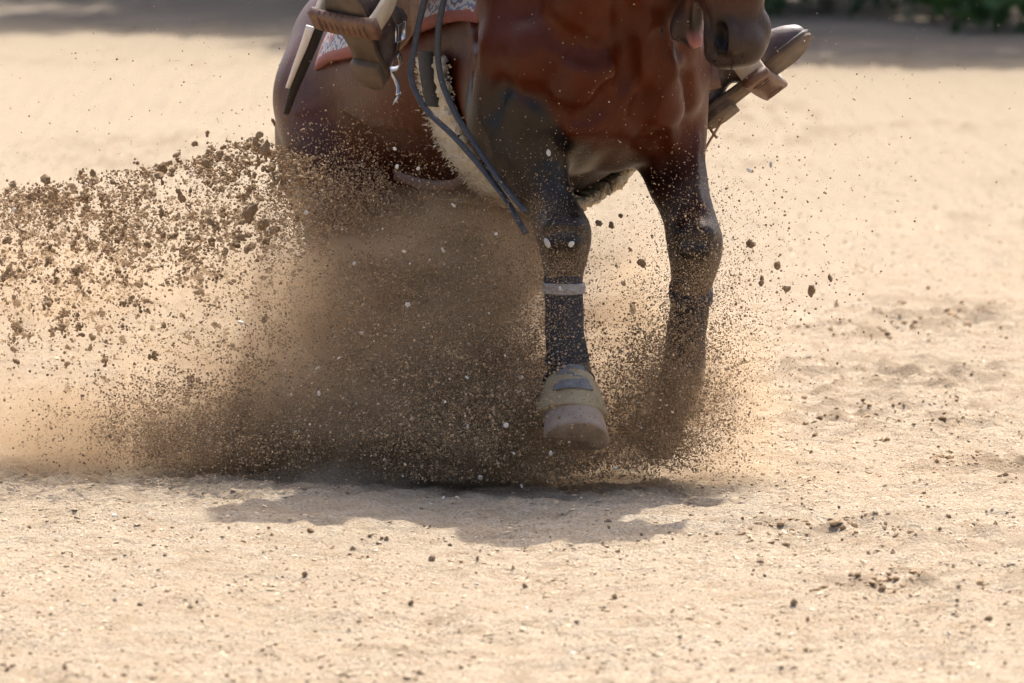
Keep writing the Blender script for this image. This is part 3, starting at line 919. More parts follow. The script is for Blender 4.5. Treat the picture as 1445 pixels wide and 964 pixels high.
for s in (1,):
    ang = 1.22
    c0 = trunk_point(-.19, ang, .04)
    ring = [c0 + HF*(math.cos(w)*.035) + Vector((0, 0, math.sin(w)*.035)) for w in np.linspace(0, 2*math.pi, 20)]
    link('ring', tube(ring, .0045, 8), M['steel'], cinch)
tie = empty('belly_strap', W(-.4, 0, .58), 'reddish brown leather strap running back along the belly from the girth', 'strap')
link('strap', strap(spline([trunk_point(x, 2*math.pi-a, .008) for x, a in ((-.24, 2.50), (-.34, 2.55), (-.46, 2.52), (-.60, 2.42))], 24), lambda i_: (0, .3, 1), .022, .006), M['leather_brown'], tie)

# ---------------------------------------------------------------- rider
def boot_frame(ball, t_, n_):
    t_ = Vector(t_).normalized(); n_ = Vector(n_).normalized(); n_ = (n_ - t_*n_.dot(t_)).normalized(); s_ = n_.cross(t_)
    return Matrix(((t_.x, s_.x, n_.x, ball.x), (t_.y, s_.y, n_.y, ball.y), (t_.z, s_.z, n_.z, ball.z), (0, 0, 0, 1)))
BR = boot_frame(at(493, 32, -.17), (-.27, -.70, .66), (.435, .567, .78))
BL = boot_frame(at(1098, 94, .14), (.79, -.12, .60), (-.58, .36, .74))
hipR, hipL = W(-.50, -.10, 1.36), W(-.50, .10, 1.36)
kneeR, kneeL = W(-.22, -.40, 1.30), W(-.20, .38, 1.30)
ankR = BR @ Vector((-.135, 0, .10)); ankL = BL @ Vector((-.135, 0, .10))
person = empty('person', W(-.5, 0, 1.3), 'rider in brown boots and leather chaps leaning back in the saddle', 'person')
RBX = Field((-1.05, -.62, .75), (.45, .62, 2.4), .011)
for kn, hp, an in ((kneeR, hipR, ankR), (kneeL, hipL, ankL)):
    RBX.chain([(tuple(L(hp)), .095), (tuple(L((hp+kn)/2)), .082), (tuple(L(kn)), .060), (tuple(L(kn*.55+an*.45)), .055), (tuple(L(an)), .042)], .04)
RBX.chain([((-.50, 0, 1.38), .135), ((-.57, 0, 1.60), .125), ((-.63, 0, 1.80), .135)], .08)
RBX.chain([((-.50, -.08, 1.37), .11), ((-.50, .08, 1.37), .11)], .06)
RBX.chain([((-.63, -.16, 1.87), .075), ((-.63, .16, 1.87), .075)], .07)
RBX.chain([((-.63, 0, 1.9), .06), ((-.61, 0, 2.0), .055)], .04)
RBX.ell((-.595, 0, 2.10), (.095, .075, .12), .03)
RBX.ell((-.50, 0, 2.09), (.022, .014, .024), .015); RBX.ell((-.545, 0, 2.03), (.045, .045, .035), .03)
for s in (-1, 1):
    RBX.ell((-.52, s*.03, 2.115), (.016, .014, .011), .012, '-'); RBX.ell((-.60, s*.078, 2.10), (.022, .01, .032), .01)
handL = Vector((-.13, .03, 1.52)); handR = Vector((-.20, -.30, 1.50))
for s, hd in ((1, handL), (-1, handR)):
    el = Vector((-.50, s*.30, 1.56))
    RBX.chain([((-.63, s*.19, 1.86), .062), (tuple(el), .046), (tuple(hd + Vector((-.07, 0, .005))), .030)], .03)
    RBX.ell(hd + Vector((-.02, 0, 0)), (.045, .022, .036), .02)
    for q in range(4):
        z_ = .028-.018*q; b_ = hd + Vector((.02, 0, z_))
        RBX.chain([(tuple(b_), .0095), (tuple(b_ + Vector((.022, -s*.012, -.002))), .009), (tuple(b_ + Vector((.012, -s*.034, -.003))), .008)], .005)
    RBX.chain([(tuple(hd + Vector((-.025, -s*.015, .03))), .011), (tuple(hd + Vector((.008, -s*.028, .04))), .009)], .008)
link('body', RBX.mesh('rider_body', 0, HM), M['skin'], person)
sl_, X_, Y_, Z_ = RBX.win((-2, -2, 0), (2, 2, 3))
ex = np.maximum(np.maximum(1.40 - Z_ + 0*X_, Z_ - 1.925), X_ + .20 + 0*Z_) + 0*Y_
link('shirt', RBX.mesh('shirt', .010, HM, ex.astype(np.float32)), M['shirt'], person)
ax_ = (X_ > -.35)
ex = (Z_ - 1.46) + 0*X_ + 0*Y_
ex = np.maximum(ex, np.where((Z_ > 1.38) & (X_ > -.36), .1, -1)); ex = np.maximum(ex, np.where(np.hypot(X_+.13, Y_-.03) + 0*Z_ < .0, .1, -1))
link('chaps', RBX.mesh('chaps', .016, HM, ex.astype(np.float32)), M['leather_tan'], person)
hat = bmesh.new()
hv = []
for r_h, z_h in ((.001, .16), (.05, .165), (.085, .15), (.098, .10), (.105, .03), (.12, .02), (.165, .022), (.19, .03), (.188, .022), (.12, .010), (.10, .012)):
    ring_ = []
    for j in range(32):
        w = 2*math.pi*j/32
        dz = .05*abs(math.sin(w))**3*max(0, (r_h-.11)/.08) - (.03*math.exp(-(math.sin(w)*2.2)**2) if z_h > .14 else 0)
        ring_.append(hat.verts.new(W(-.60+math.cos(w)*r_h*1.12, math.sin(w)*r_h, 2.15+z_h+dz)))
    hv.append(ring_)
for a, b in zip(hv[:-1], hv[1:]):
    for j in range(32): hat.faces.new((a[j], a[(j+1) % 32], b[(j+1) % 32], b[j]))
hme = bpy.data.meshes.new('hat'); hat.to_mesh(hme); hat.free()
link('hat', hme, M['felt'], person)

OUT = [(-.205, .0), (-.202, .018), (-.19, .029), (-.165, .034), (-.13, .031), (-.095, .027), (-.06, .031), (-.02, .042), (.02, .0465), (.05, .042), (.075, .032), (.093, .018), (.10, .0)]
def outline(x):
    xs_, ws = zip(*OUT); return np.interp(x, xs_, ws)
def sole_mesh(x0, x1, z0, z1, grow, Mb, n=26):
    t_ = (1-np.cos(np.linspace(0, math.pi, n)))/2; X2 = x0+(x1-x0)*t_
    up_ = [(x, outline(x)+grow*(1 if .004 < t < .996 else .2)) for x, t in zip(X2, t_)]
    lp = up_ + [(x, -w) for x, w in up_[::-1]]
    rise = lambda x: .012*max(0, (x-.02)/.08)**2
    k = len(lp); v = []
    for z_, g_ in ((z0, .985), (z0+.15*(z1-z0), 1), (z1-.15*(z1-z0), 1), (z1, .97)):
        v += [Mb @ Vector((x, y*g_, z_+rise(x))) for x, y in lp]
    f = [(a*k+q, a*k+(q+1) % k, (a+1)*k+(q+1) % k, (a+1)*k+q) for a in range(3) for q in range(k)]
    f += [tuple(range(k-1, -1, -1)), tuple(3*k+q for q in range(k))]
    return mesh('sole', v, f)

def build_boot(Mb, knee, side, lbl):
    inv = Mb.inverted(); kn = inv @ knee
    B = Field((-.34, -.22, -.03), (.13, .22, .42), .0048)
    B.chain([((.072, 0, .034), .020), ((.045, 0, .036), .031), ((0, 0, .042), .040), ((-.06, 0, .056), .038), ((-.11, 0, .085), .042)], .02)
    B.cone((-.02, .0, .026), (.06, 0, .024), .040, .026, .02)
    B.chain([((-.165, 0, .038), .033), ((-.145, 0, .075), .037), ((-.12, 0, .11), .045)], .025)
    dkn = (kn - Vector((-.13, 0, .11))).normalized()
    B.chain([((-.13, 0, .11), .045), (tuple(Vector((-.13, 0, .11))+dkn*.10), .054), (tuple(Vector((-.13, 0, .11))+dkn*.24), .062)], .03)
    sl3, x3, y3, z3 = B.win((-1, -1, -1), (1, 1, 1))
    cr_ = .012*np.maximum(0, (x3-.02)/.08)**2
    B.d = np.maximum(B.d, (.012 + cr_ - z3) + 0*y3).astype(np.float32)
    o = link('boot', B.mesh('boot', 0, Mb), M['boot'], person)
    o['label'] = lbl
    link('sole', sole_mesh(-.204, .0995, .0, .013, .004, Mb), M['sole'], o)
    link('heel', sole_mesh(-.207, -.128, -.018, .001, .003, Mb), M['sole'], o)
    link('welt', sole_mesh(-.206, .1015, .0085, .0150, .0065, Mb), M['leather_dark'], o)
    # spur: heel band, shank and toothed rowel
    band_ = [Mb @ Vector((-.165 + .055*math.cos(w)*1.0, .046*math.sin(w)*1.0, .052)) for w in np.linspace(math.pi*.45, math.pi*1.55, 20)]
    sp = bmesh.new()
    def addm(m_): sp.from_mesh(m_); bpy.data.meshes.remove(m_)
    addm(strap(band_, Mb.to_3x3() @ Vector((0, 0, 1)), .014, .004))
    sh = [Mb @ Vector(p) for p in ((-.218, side*.0, .052), (-.238, side*.012, .046), (-.252, side*.026, .030), (-.254, side*.032, .012))]
    addm(tube(spline(sh, 10), .0048, 8))
    cR = Mb @ Vector((-.256, side*.033, .004)); ux = Mb.to_3x3() @ Vector((.6, side*.5, 0)).normalized(); uz = Mb.to_3x3() @ Vector((0, 0, 1))
    rim = []
    for j in range(20):
        w = 2*math.pi*j/20; r = .017 if j % 2 else .011
        rim.append((ux*math.cos(w)+uz*math.sin(w))*r)
    nn = ux.cross(uz)*.0015
    va = [sp.verts.new(cR+p+nn) for p in rim]; vb = [sp.verts.new(cR+p-nn) for p in rim]
    sp.faces.new(va); sp.faces.new(vb[::-1])
    for j in range(20): sp.faces.new((va[j], vb[j], vb[(j+1) % 20], va[(j+1) % 20]))
    sme = bpy.data.meshes.new('spur'); sp.to_mesh(sme); sp.free()
    link('spur', sme, M['steel'], o)
    for s in (-1, 1):
        stp = [Mb @ Vector(p) for p in ((-.155, s*.043, .052), (-.12, s*.049, .074), (-.085, s*.047, .094), (-.062, s*.028, .103), (-.056, 0, .106))]
        link('spur_strap', strap(spline(stp, 14), Mb.to_3x3() @ Vector((.5, 0, .8)), .024, .005), M['leather_dark'], o)
        c0 = Mb @ Vector((-.112, s*.0525, .079)); d0 = Mb.to_3x3()
        link('buckle', box(c0, d0 @ Vector((.016, 0, .011)), d0 @ Vector((-.009, 0, .013)), d0 @ Vector((0, .003, 0)), .001), M['steel'], o)
    return o
bootR = build_boot(BR, kneeR, 1, 'dusty brown boot showing its sole above the woven saddle pad')
bootL = build_boot(BL, kneeL, -1, 'dusty brown boot with toe pointing up past the horse\'s muzzle')

def build_stirrup(Mb, lbl, top, ox=.012, wd_=.052):
    st_ = empty('stirrup', Mb.translation, lbl, 'stirrup', None)
    d0 = Mb.to_3x3()
    prof_ = [(-.066, -.012), (-.071, .03), (-.069, .075), (-.054, .112), (-.028, .128), (.028, .128), (.054, .112), (.069, .075), (.071, .03), (.066, -.012)]
    pth = spline([Mb @ Vector((ox, y, z)) for y, z in prof_], 46)
    link('frame', strap(pth, d0 @ Vector((1, 0, 0)), wd_, .013), M['rawhide'], st_)
    tr = spline([Mb @ Vector((ox, y, z)) for y, z in ((-.080, -.012), (-.04, -.016), (0, -.017), (.04, -.016), (.080, -.012))], 24)
    link('tread', strap(tr, d0 @ Vector((1, 0, 0)), wd_+.004, .022), M['leather_brown'], st_)
    for k in range(9):
        c0 = Mb @ Vector((ox, -.056+.014*k, -.0165))
        rg = [c0 + d0 @ Vector((.030*math.cos(w), 0, .0125*math.sin(w))) for w in np.linspace(0, 2*math.pi, 15)]
        link('lace', tube(rg, .0018, 6), M['leather_brown'], st_)
    tp = Mb @ Vector((ox, 0, .128))
    link('fender', strap(spline([tp, tp*.6+top*.4 + Vector((0, 0, .01)), top], 16), HF, lambda q: .07+.13*min(1, q*1.6), .008), M['leather_brown'], st_)
build_stirrup(BR, 'leather-wrapped stirrup under the boot beside the woven saddle pad', W(-.36, -.30, 1.15))
build_stirrup(BL, 'leather-wrapped stirrup on the boot behind the horse\'s muzzle', W(-.34, .30, 1.15), -.045, .060)

# hanging chap flap by the boot, tie strings, split reins, bridle
flap_p = [kneeR + Vector((.02, -.02, 0)), at(590, -40, .0), at(583, 10, -.03), at(574, 40, -.04), at(562, 72, -.05)]
fo = link('chap_flap', strap(spline(flap_p, 18), (1, .2, 0), lambda q: .09*(1-q**3)+.006, .006), M['leather_tan'], person)
fo = link('chap_flap', strap(spline([kneeL, at(985, 20, .16), at(992, 70, .12), at(998, 112, .10), at(1003, 128, .10)], 18), (1, .1, .25), lambda q: .10*(1-.5*q), .006), M['leather_brown'], person)
for pts_ in ([(996, 160, .16), (1000, 176, .16), (1006, 188, .15), (1012, 195, .15)], [(1024, 160, .16), (1010, 185, .16), (998, 205, .17), (988, 226, .18)]):
    o = link('tie_string', strap(spline([at(*p) for p in pts_], 12), (.7, 0, .7), .006, .003), M['leather_tan'], person)
def rein(pts_, lbl):
    o = link('rein', strap(spline(pts_, 60), (1, .25, .0), .0135, .0045), M['rein'])
    return tag(o, lbl, 'rein')
bit = Mz - ha*.13
rein([W(-.12, .02, 1.53), at(655, -150, -.05), at(608, -30, -.14), at(586, 60, -.16), at(580, 110, -.17), at(598, 150, -.19), at(640, 192, -.21), at(690, 250, -.24), at(718, 288, -.27), at(742, 330, -.30)],
     'dark leather split rein tail hanging farther from the chest, its end in the dust')
rein([W(-.11, .03, 1.51), at(668, -150, -.06), at(634, -30, -.15), at(618, 50, -.16), at(621, 105, -.16), at(640, 155, -.18), at(672, 206, -.21), at(708, 258, -.26), at(742, 300, -.31)],
     'dark leather split rein tail crossing the cream girth beside the foreleg')
bridle = empty('bridle', Mz - ha*.4, 'dark leather bridle with steel bit on the tucked head of the horse', 'bridle')
HPw = lambda u, w, v: HM @ HP(u, w, v)
for s in (-1, 1):
    link('cheek_strap', strap(spline([HPw(.235, -.035, s*.074), HPw(.33, -.03, s*.09), HPw(.45, -.03, s*.095), HPw(.60, -.05, s*.06), HPw(.655, -.06, 0)], 18), hfn, .018, .005), M['rein'], bridle)
    link('bit_shank', tube(spline([HPw(.235, -.03, s*.076), HPw(.215, -.06, s*.08), HPw(.20, -.12, s*.08)], 10), .005, 8), M['steel'], bridle)
    link('bit_rein', strap(spline([HPw(.20, -.12, s*.08), W(.25, s*.20, 1.25), W(.05, s*.1, 1.45), W(-.11, .03, 1.52)], 20), (0, .3, 1), .014, .004), M['rein'], bridle)
link('bit_bar', tube([HPw(.225, -.05, -.078), HPw(.225, -.05, .078)], .006, 8), M['steel'], bridle)
# black and white strip hanging behind the pad
cp = [at(447, 40, .45), at(438, 66, .50), at(427, 94, .56), at(415, 126, .64), at(404, 160, .74)]
strip = empty('hanging_strip', cp[0], 'narrow black and white strip hanging behind the woven saddle pad', 'strap')
link('backing', strap(spline(cp, 20), (.9, -.5, .3), lambda q: .034*(1-.6*q), .005), M['dark_web'], strip)
cq = [p + Vector((-.014, -.010, .004)) for p in cp[:4]]
link('face', strap(spline(cq, 14), (.8, -.6, .35), lambda q: .020*(1-.5*q), .004), M['card'], strip)

# ---------------------------------------------------------------- dirt: clods, pebbles, grains, dust
def clod_mesh(seed, sub, amp, flat=(1, 1, 1)):
    r = np.random.default_rng(seed)
    bm = bmesh.new(); bmesh.ops.create_icosphere(bm, subdivisions=sub, radius=1)
    dirs = r.normal(size=(9, 3)); dirs /= np.linalg.norm(dirs, axis=1)[:, None]; am = r.uniform(-amp, amp, 9)
    for q in bm.verts:
        n = np.array(q.co.normalized())
        k = 1 + sum(a*math.exp(-((1-n@d)*5)) for a, d in zip(am, dirs)) + r.normal()*amp*.22
        q.co = Vector(n*k*np.array(flat))
    me_ = bpy.data.meshes.new('lump'); bm.to_mesh(me_); bm.free(); return me_
CL = [clod_mesh(40+k, 2, .75, (1, random.uniform(.7, 1), random.uniform(.6, .95))) for k in range(7)]
PB = [clod_mesh(60+k, 2, .16, (1, .7, .5)) for k in range(4)]
def lump(me_, mat, name, p, r, label, cat, group):
    if not me_.materials: me_.materials.append(mat)
    o = bpy.data.objects.new(name, me_); COL.objects.link(o)
    o.location = p; o.scale = [r*random.uniform(.7, 1.25) for _ in range(3)]; o.rotation_euler = [random.uniform(0, 6.28) for _ in range(3)]
    if me_.materials[0] != mat:
        o.material_slots[0].link = 'OBJECT'; o.material_slots[0].material = mat
    return tag(o, label, cat, group)

TOP = ([-500, -200, 0, 60, 130, 200, 260, 320, 360, 395, 440, 520, 600, 700], [300, 280, 262, 262, 240, 236, 225, 205, 190, 205, 215, 225, 260, 300])
G1 = ('brown clod of damp dirt flying in the spray behind the horse\'s rump', 'dirt clod', 'clods flying behind the horse')
big_clods = [(372, 212, 11), (361, 196, 6), (335, 205, 5), (386, 172, 5), (368, 191, 6), (292, 189, 4), (275, 203, 6), (311, 218, 7), (320, 222, 6), (293, 232, 7), (18, 259, 6), (66, 255, 9), (130, 243, 6),
             (376, 215, 8), (324, 252, 9), (359, 248, 7), (352, 300, 13), (374, 315, 10), (383, 325, 9), (298, 314, 8), (375, 342, 7), (333, 345, 9), (160, 258, 6), (230, 238, 9), (222, 247, 7), (350, 352, 9), (318, 356, 8)]
for px, py, r in big_clods:
    lump(random.choice(CL), M['clod'], 'dirt_clod', at(px, py, random.uniform(-.05, .25)), r/650*.98, *G1)
nz = lambda p: vnoise(np.array([p[0]]), np.array([p[1]]), 77, 42.0)[0] + .6*vnoise(np.array([p[0]]), np.array([p[1]]), 78, 17.0)[0]
k = 0
while k < 165:
    px = random.uniform(-40, 430); top = np.interp(px, *TOP)
    py = top + 8 + abs(random.gauss(0, 1))*95
    if py > 500 or nz((px, py)) < random.uniform(-.3, .7): continue
    lump(random.choice(CL), M['clod'], 'dirt_clod', at(px, py, random.uniform(.1, 1.0)), random.uniform(3.2, 6.5)/650, *G1); k += 1
for px, py, r in [(1060, 343, 8), (1097, 375, 8), (1146, 410, 9), (1171, 393, 6), (1076, 393, 6), (1075, 400, 5), (1108, 408, 5), (1047, 511, 5), (905, 372, 10), (893, 435, 10), (880, 400, 7), (862, 318, 6), (876, 305, 5), (845, 315, 7), (890, 352, 5)]:
    lump(random.choice(CL), M['clod'], 'dirt_clod', at(px, py, random.uniform(-.25, .15)), r/650*.85,
         'brown clod flying beside the bent foreleg under the rider\'s raised boot', 'dirt clod', 'clods flying by the bent foreleg')
for px, py, r in [(340, 455, 6), (774, 216, 5), (806, 345, 6), (772, 343, 8), (735, 533, 5), (714, 600, 6), (660, 602, 4), (678, 674, 7), (736, 686, 5), (659, 533, 5), (575, 430, 5), (510, 470, 5), (625, 353, 4), (500, 372, 4), (570, 355, 4),
                  (725, 640, 4), (790, 407, 4), (777, 640, 4), (868, 660, 4), (1088, 232, 5), (1057, 240, 4), (450, 555, 4), (448, 520, 4), (411, 557, 3), (432, 300, 4), (590, 238, 5), (557, 210, 5), (560, 235, 5), (640, 290, 4), (700, 330, 4)]:
    lump(random.choice(PB), M['pebble'], 'pebble', at(px, py, random.uniform(-.42, -.28)), r/650*.9,
         'pale pebble flying in front of the dust cloud', 'pebble', 'pebbles flying in the dust')
k = 0
gcl = [(545, 765), (505, 785), (390, 773), (197, 850), (440, 762), (635, 765), (610, 790), (1150, 745), (1135, 742), (860, 732), (1400, 660), (1405, 757), (1390, 435), (1300, 455), (1420, 478), (1190, 478), (1345, 465), (1260, 560), (1350, 555), (1215, 590), (1310, 415), (1180, 440),
       (1225, 792), (1260, 793), (1345, 812), (1240, 763), (1430, 733), (1395, 880), (1140, 880), (1122, 865), (1080, 822), (720, 823), (850, 767), (580, 860), (430, 700)]
while len(gcl) < 150:
    gcl.append((random.uniform(-60, 1500), 964 - 480*random.random()**.8 + 10))
for n_, (px, py) in enumerate(gcl):
    if py < 690 and px < 1010: continue
    p = ground_at(px, py); r = (random.uniform(.005, .009) if n_ < 35 else random.uniform(.003, .0058))
    p.z = float(ground_h(np.array([p.x]), np.array([p.y]))[0]) + r*.35
    lump(random.choice(CL), M['dryclod'] if random.random() < .6 else M['clod'], 'dirt_clod', p, r, 'small brown clod lying on the loose sand', 'dirt clod', 'clods lying on the sand')
for k in range(48):
    px = random.uniform(-40, 1490); py = random.uniform(700, 975) if k < 36 else random.uniform(420, 700)
    if py < 690 and px < 1010: px = random.uniform(1030, 1480)
    p = ground_at(px, py); r = random.uniform(.003, .0058)
    p.z = float(ground_h(np.array([p.x]), np.array([p.y]))[0]) + r*.3
    lump(random.choice(PB), M['pebble'], 'pebble', p, r, 'whitish pebble lying on the loose sand', 'pebble', 'pebbles lying on the sand')

def grains(name, P_, S_, tone, mat, label, cat, stretch=.35, flat=None):
    n = len(P_)
    me_ = bpy.data.meshes.new(name); me_.vertices.add(n); me_.vertices.foreach_set('co', np.asarray(P_, np.float32).ravel())
    sc_ = np.stack([S_*RNG.uniform(1-stretch, 1+stretch, n) for _ in range(3)], 1)
    ro_ = RNG.uniform(0, 6.28, (n, 3))
    if flat: sc_[:, 2] *= flat; sc_[:, 0] *= 1.3; ro_[:, :2] = RNG.normal(0, .25, (n, 2))
    for nm, typ, key, dat in (('sc', 'FLOAT_VECTOR', 'vector', sc_), ('ro', 'FLOAT_VECTOR', 'vector', ro_), ('tone', 'FLOAT', 'value', tone)):
        a = me_.attributes.new(nm, typ, 'POINT'); a.data.foreach_set(key, np.asarray(dat, np.float32).ravel())
    o = bpy.data.objects.new(name, me_); COL.objects.link(o); me_.materials.append(mat)
    g = bpy.data.node_groups.new(name, 'GeometryNodeTree')
    g.interface.new_socket('Geometry', in_out='INPUT', socket_type='NodeSocketGeometry')
    g.interface.new_socket('Geometry', in_out='OUTPUT', socket_type='NodeSocketGeometry')
    gi = g.nodes.new('NodeGroupInput'); go = g.nodes.new('NodeGroupOutput')
    ico = g.nodes.new('GeometryNodeMeshIcoSphere'); ico.inputs['Radius'].default_value = 1; ico.inputs['Subdivisions'].default_value = 1
    sm_ = g.nodes.new('GeometryNodeSetMaterial'); sm_.inputs['Material'].default_value = mat
    ip = g.nodes.new('GeometryNodeInstanceOnPoints')
    def na(nm):
        q = g.nodes.new('GeometryNodeInputNamedAttribute'); q.data_type = 'FLOAT_VECTOR'; q.inputs['Name'].default_value = nm
        return q.outputs['Attribute']
    g.links.new(gi.outputs[0], ip.inputs['Points']); g.links.new(ico.outputs['Mesh'], sm_.inputs['Geometry'])
    g.links.new(sm_.outputs[0], ip.inputs['Instance']); g.links.new(na('ro'), ip.inputs['Rotation']); g.links.new(na('sc'), ip.inputs['Scale'])
    g.links.new(ip.outputs[0], go.inputs[0])
    md = o.modifiers.new('scatter', 'NODES'); md.node_group = g
    return tag(o, label, cat, None, 'stuff')

def at_np(px, py, Y):
    dx = (px-CX)/FPX; dy = -(py-CY)/FPX
    dX = dx; dYv = _f.y + _u.y*dy; dZ = _f.z + _u.z*dy
    t_ = (Y-CAM.y)/dYv
    return np.stack([CAM.x+dX*t_, CAM.y+dYv*t_, CAM.z+dZ*t_], 1)

def sizes(n, lo, hi, a=2.2):
    return lo + (hi-lo)*RNG.random(n)**a

# thrown spray behind the horse
def clump(px, py, w1, w2, s):
    return vnoise(px, py, s, w1) + .7*vnoise(px, py, s+1, w2)
parts = []
n = 80000
px = RNG.uniform(-420, 470, n); top = np.interp(px, *TOP)
py = top + 2 + np.abs(RNG.normal(0, 1, n))*140
keep = (clump(px, py, 60, 16, 91) > RNG.uniform(-1.2, .9, n)) & (py < 590) & (RNG.random(n) < np.clip(1.1-(py-top)/380, .05, 1))
px, py = px[keep], py[keep]
parts.append((at_np(px, py, RNG.uniform(.0, 1.1, len(px))), sizes(len(px), .0006, .0036, 2.8)))
nc = 3000                                   # lumps breaking up in flight
cx_ = RNG.uniform(-420, 450, nc); top = np.interp(cx_, *TOP)
cy_ = top + RNG.normal(6, 9, nc) + np.abs(RNG.normal(0, 1, nc))*135
keep = (cy_ < 560) & (clump(cx_, cy_, 70, 26, 95) > RNG.uniform(-.75, 1.1, nc)) & (RNG.random(nc) < np.clip(1.15-(cy_-top)/360, .05, 1))
for a, b in zip(cx_[keep], cy_[keep]):
    m = int(RNG.integers(5, 34)); sg_ = RNG.uniform(1.6, 5.5)
    an = RNG.uniform(0, 3.14); x = RNG.normal(0, sg_*1.5, m); y = RNG.normal(0, sg_*.8, m)
    Yc = RNG.uniform(.0, 1.1)
    parts.append((at_np(a + x*math.cos(an)-y*math.sin(an), b + x*math.sin(an)+y*math.cos(an), Yc + RNG.normal(0, sg_/650, m)), sizes(m, .0010, .0052, 2.0)))
# low fan of sand behind and in front of the hind feet
def cloud(n, cx, cy, sx, sy, Y0, sY, lo, hi, a=2.5, rot=0.0, ymax=668, c1=None):
    x = RNG.normal(0, sx, n); y = RNG.normal(0, sy, n)
    px = cx + x*math.cos(rot) - y*math.sin(rot); py = cy + x*math.sin(rot) + y*math.cos(rot)
    Y = RNG.normal(Y0, sY, n)
    gl = 680 - 58*Y     # ground line in pixels at that depth
    kk = (py < np.minimum(gl-3, ymax+14))
    if c1: kk &= clump(px, py, 38, 12, c1) > RNG.uniform(-1.1, .8, n)
    parts.append((at_np(px[kk], py[kk], Y[kk]), sizes(kk.sum(), lo, hi, a)))
cloud(80000, 570, 520, 120, 85, .10, .18, .0006, .0028, c1=101)
cloud(42000, 500, 340, 80, 66, .22, .16, .0006, .0026, c1=103)
cloud(120000, 380, 612, 120, 30, .36, .2, .0007, .0027, c1=105)
cloud(45000, 700, 480, 48, 80, .02, .12, .0007, .0024, c1=111)
cloud(70000, 560, 630, 150, 24, .15, .18, .0007, .0027)
cloud(70000, 680, 600, 110, 50, .0, .16, .0008, .0036, c1=107)
cloud(8000, 770, 430, 35, 95, -.27, .07, .0006, .0018)
cloud(22000, 930, 580, 50, 60, -.05, .10, .0007, .0030, c1=109)
cloud(9000, 1010, 530, 45, 85, .0, .14, .0005, .0016)
cloud(5000, 985, 400, 40, 80, -.18, .06, .0007, .0019)
cloud(6000, 885, 460, 38, 90, .1, .15, .0006, .0019, c1=113)
cloud(30000, 640, 378, 34, 34, .2, .12, .0006, .0022)
cloud(14000, 950, 530, 30, 60, -.12, .06, .0006, .0022, c1=115)
cloud(1500, 1050, 400, 90, 110, -.1, .2, .0009, .0030)
cloud(1000, 800, 300, 250, 200, -.35, .1, .0006, .0018)
cloud(500, 1050, 150, 260, 110, -.2, .3, .0007, .0022)
cloud(350, 240, 150, 180, 90, .3, .4, .0007, .0022)
def thin(parts):
    out = []
    for p, q in parts:
        w = np.exp(-((p[:, 0]+.365)/.10)**2-((p[:, 2]-.05)/.10)**2)*(p[:, 1] < .2)
        k_ = RNG.random(len(p)) > w*.93
        out.append((p[k_], q[k_]))
    return out
parts = thin(parts)
for k in range(260):                        # sand fanning out from under the sliding hind foot
    w = RNG.uniform(math.pi*.97, math.pi*2.03); ln = RNG.uniform(30, 80); m = 90
    q = RNG.random(m)**.6*ln
    X2 = 488 + np.cos(w)*q*1.3 + RNG.normal(0, 1.0, m); Y2 = 672 + np.sin(w)*q*.9 + RNG.normal(0, .9, m) + .004*q*q
    parts.append((at_np(X2, Y2, -.02 + RNG.normal(0, .02, m)), sizes(m, .0006, .0017, 2)))
for k in range(420):                        # sheets of sand on their way up and back
    x0 = RNG.uniform(430, 700); w = RNG.uniform(.06, 1.25); sp_ = RNG.uniform(150, 470)*(1.15-.5*w); m = int(RNG.integers(40, 120))
    q = RNG.uniform(.05, 1, m); wd2 = RNG.uniform(1.0, 3.5)
    X2 = x0 - math.cos(w)*sp_*q + RNG.normal(0, wd2, m); Y2 = 645 - math.sin(w)*sp_*1.1*q + 95*q*q*math.sin(w) + RNG.normal(0, wd2, m)
    kk = (Y2 < 655) & (Y2 > np.interp(X2, *TOP))
    parts.append((at_np(X2, Y2, RNG.uniform(-.05, .75) + RNG.normal(0, .02, m))[kk], sizes(m, .0007, .0030, 2.2)[kk]))
for k in range(130):
    x0 = RNG.uniform(850, 980); w = RNG.uniform(.45, 1.5); sp_ = RNG.uniform(80, 300); m = 60
    q = RNG.uniform(.05, 1, m)
    X2 = x0 + math.cos(w)*sp_*q*.8 + RNG.normal(0, 2.0, m); Y2 = 650 - math.sin(w)*sp_*1.2*q + 80*q*q + RNG.normal(0, 2, m)
    kk = Y2 < 658
    parts.append((at_np(X2, Y2, RNG.uniform(-.15, .2) + RNG.normal(0, .02, m))[kk], sizes(m, .0005, .0018, 2.2)[kk]))
Pg = np.concatenate([p for p, s in parts]); Sg = np.concatenate([s for p, s in parts])
kk = Pg[:, 2] > .012; Pg, Sg = Pg[kk], Sg[kk]
grains('flying_dirt', Pg, Sg, np.clip(RNG.beta(1.6, 2.6, len(Pg))*1.05 + (RNG.random(len(Pg)) < .012)*.6, 0, 1), M['grain'], 'brown grains of sand and dirt thrown up around the sliding horse', 'dirt')

# loose grit on the surface
n = 150000
gy_ = -5.0 + 21*RNG.random(n)**1.7
gx_ = RNG.uniform(-1, 1, n)*(1.3+.075*(gy_+5))
gz_ = ground_h(gx_, gy_)
keepg = clump(gx_*100, gy_*70, 22, 6, 201) > RNG.uniform(-1.2, .9, n)
s_ = sizes(n, .0010, .0052, 2.8)
grains('loose_grit', np.stack([gx_, gy_, gz_+s_*.1], 1)[keepg], s_[keepg], np.clip(RNG.beta(2.2, 1.8, n)+(RNG.random(n) < .03)*.5, 0, 1)[keepg], M['grit'], 'loose sand grit strewn over the arena surface', 'grit', .5, .5)

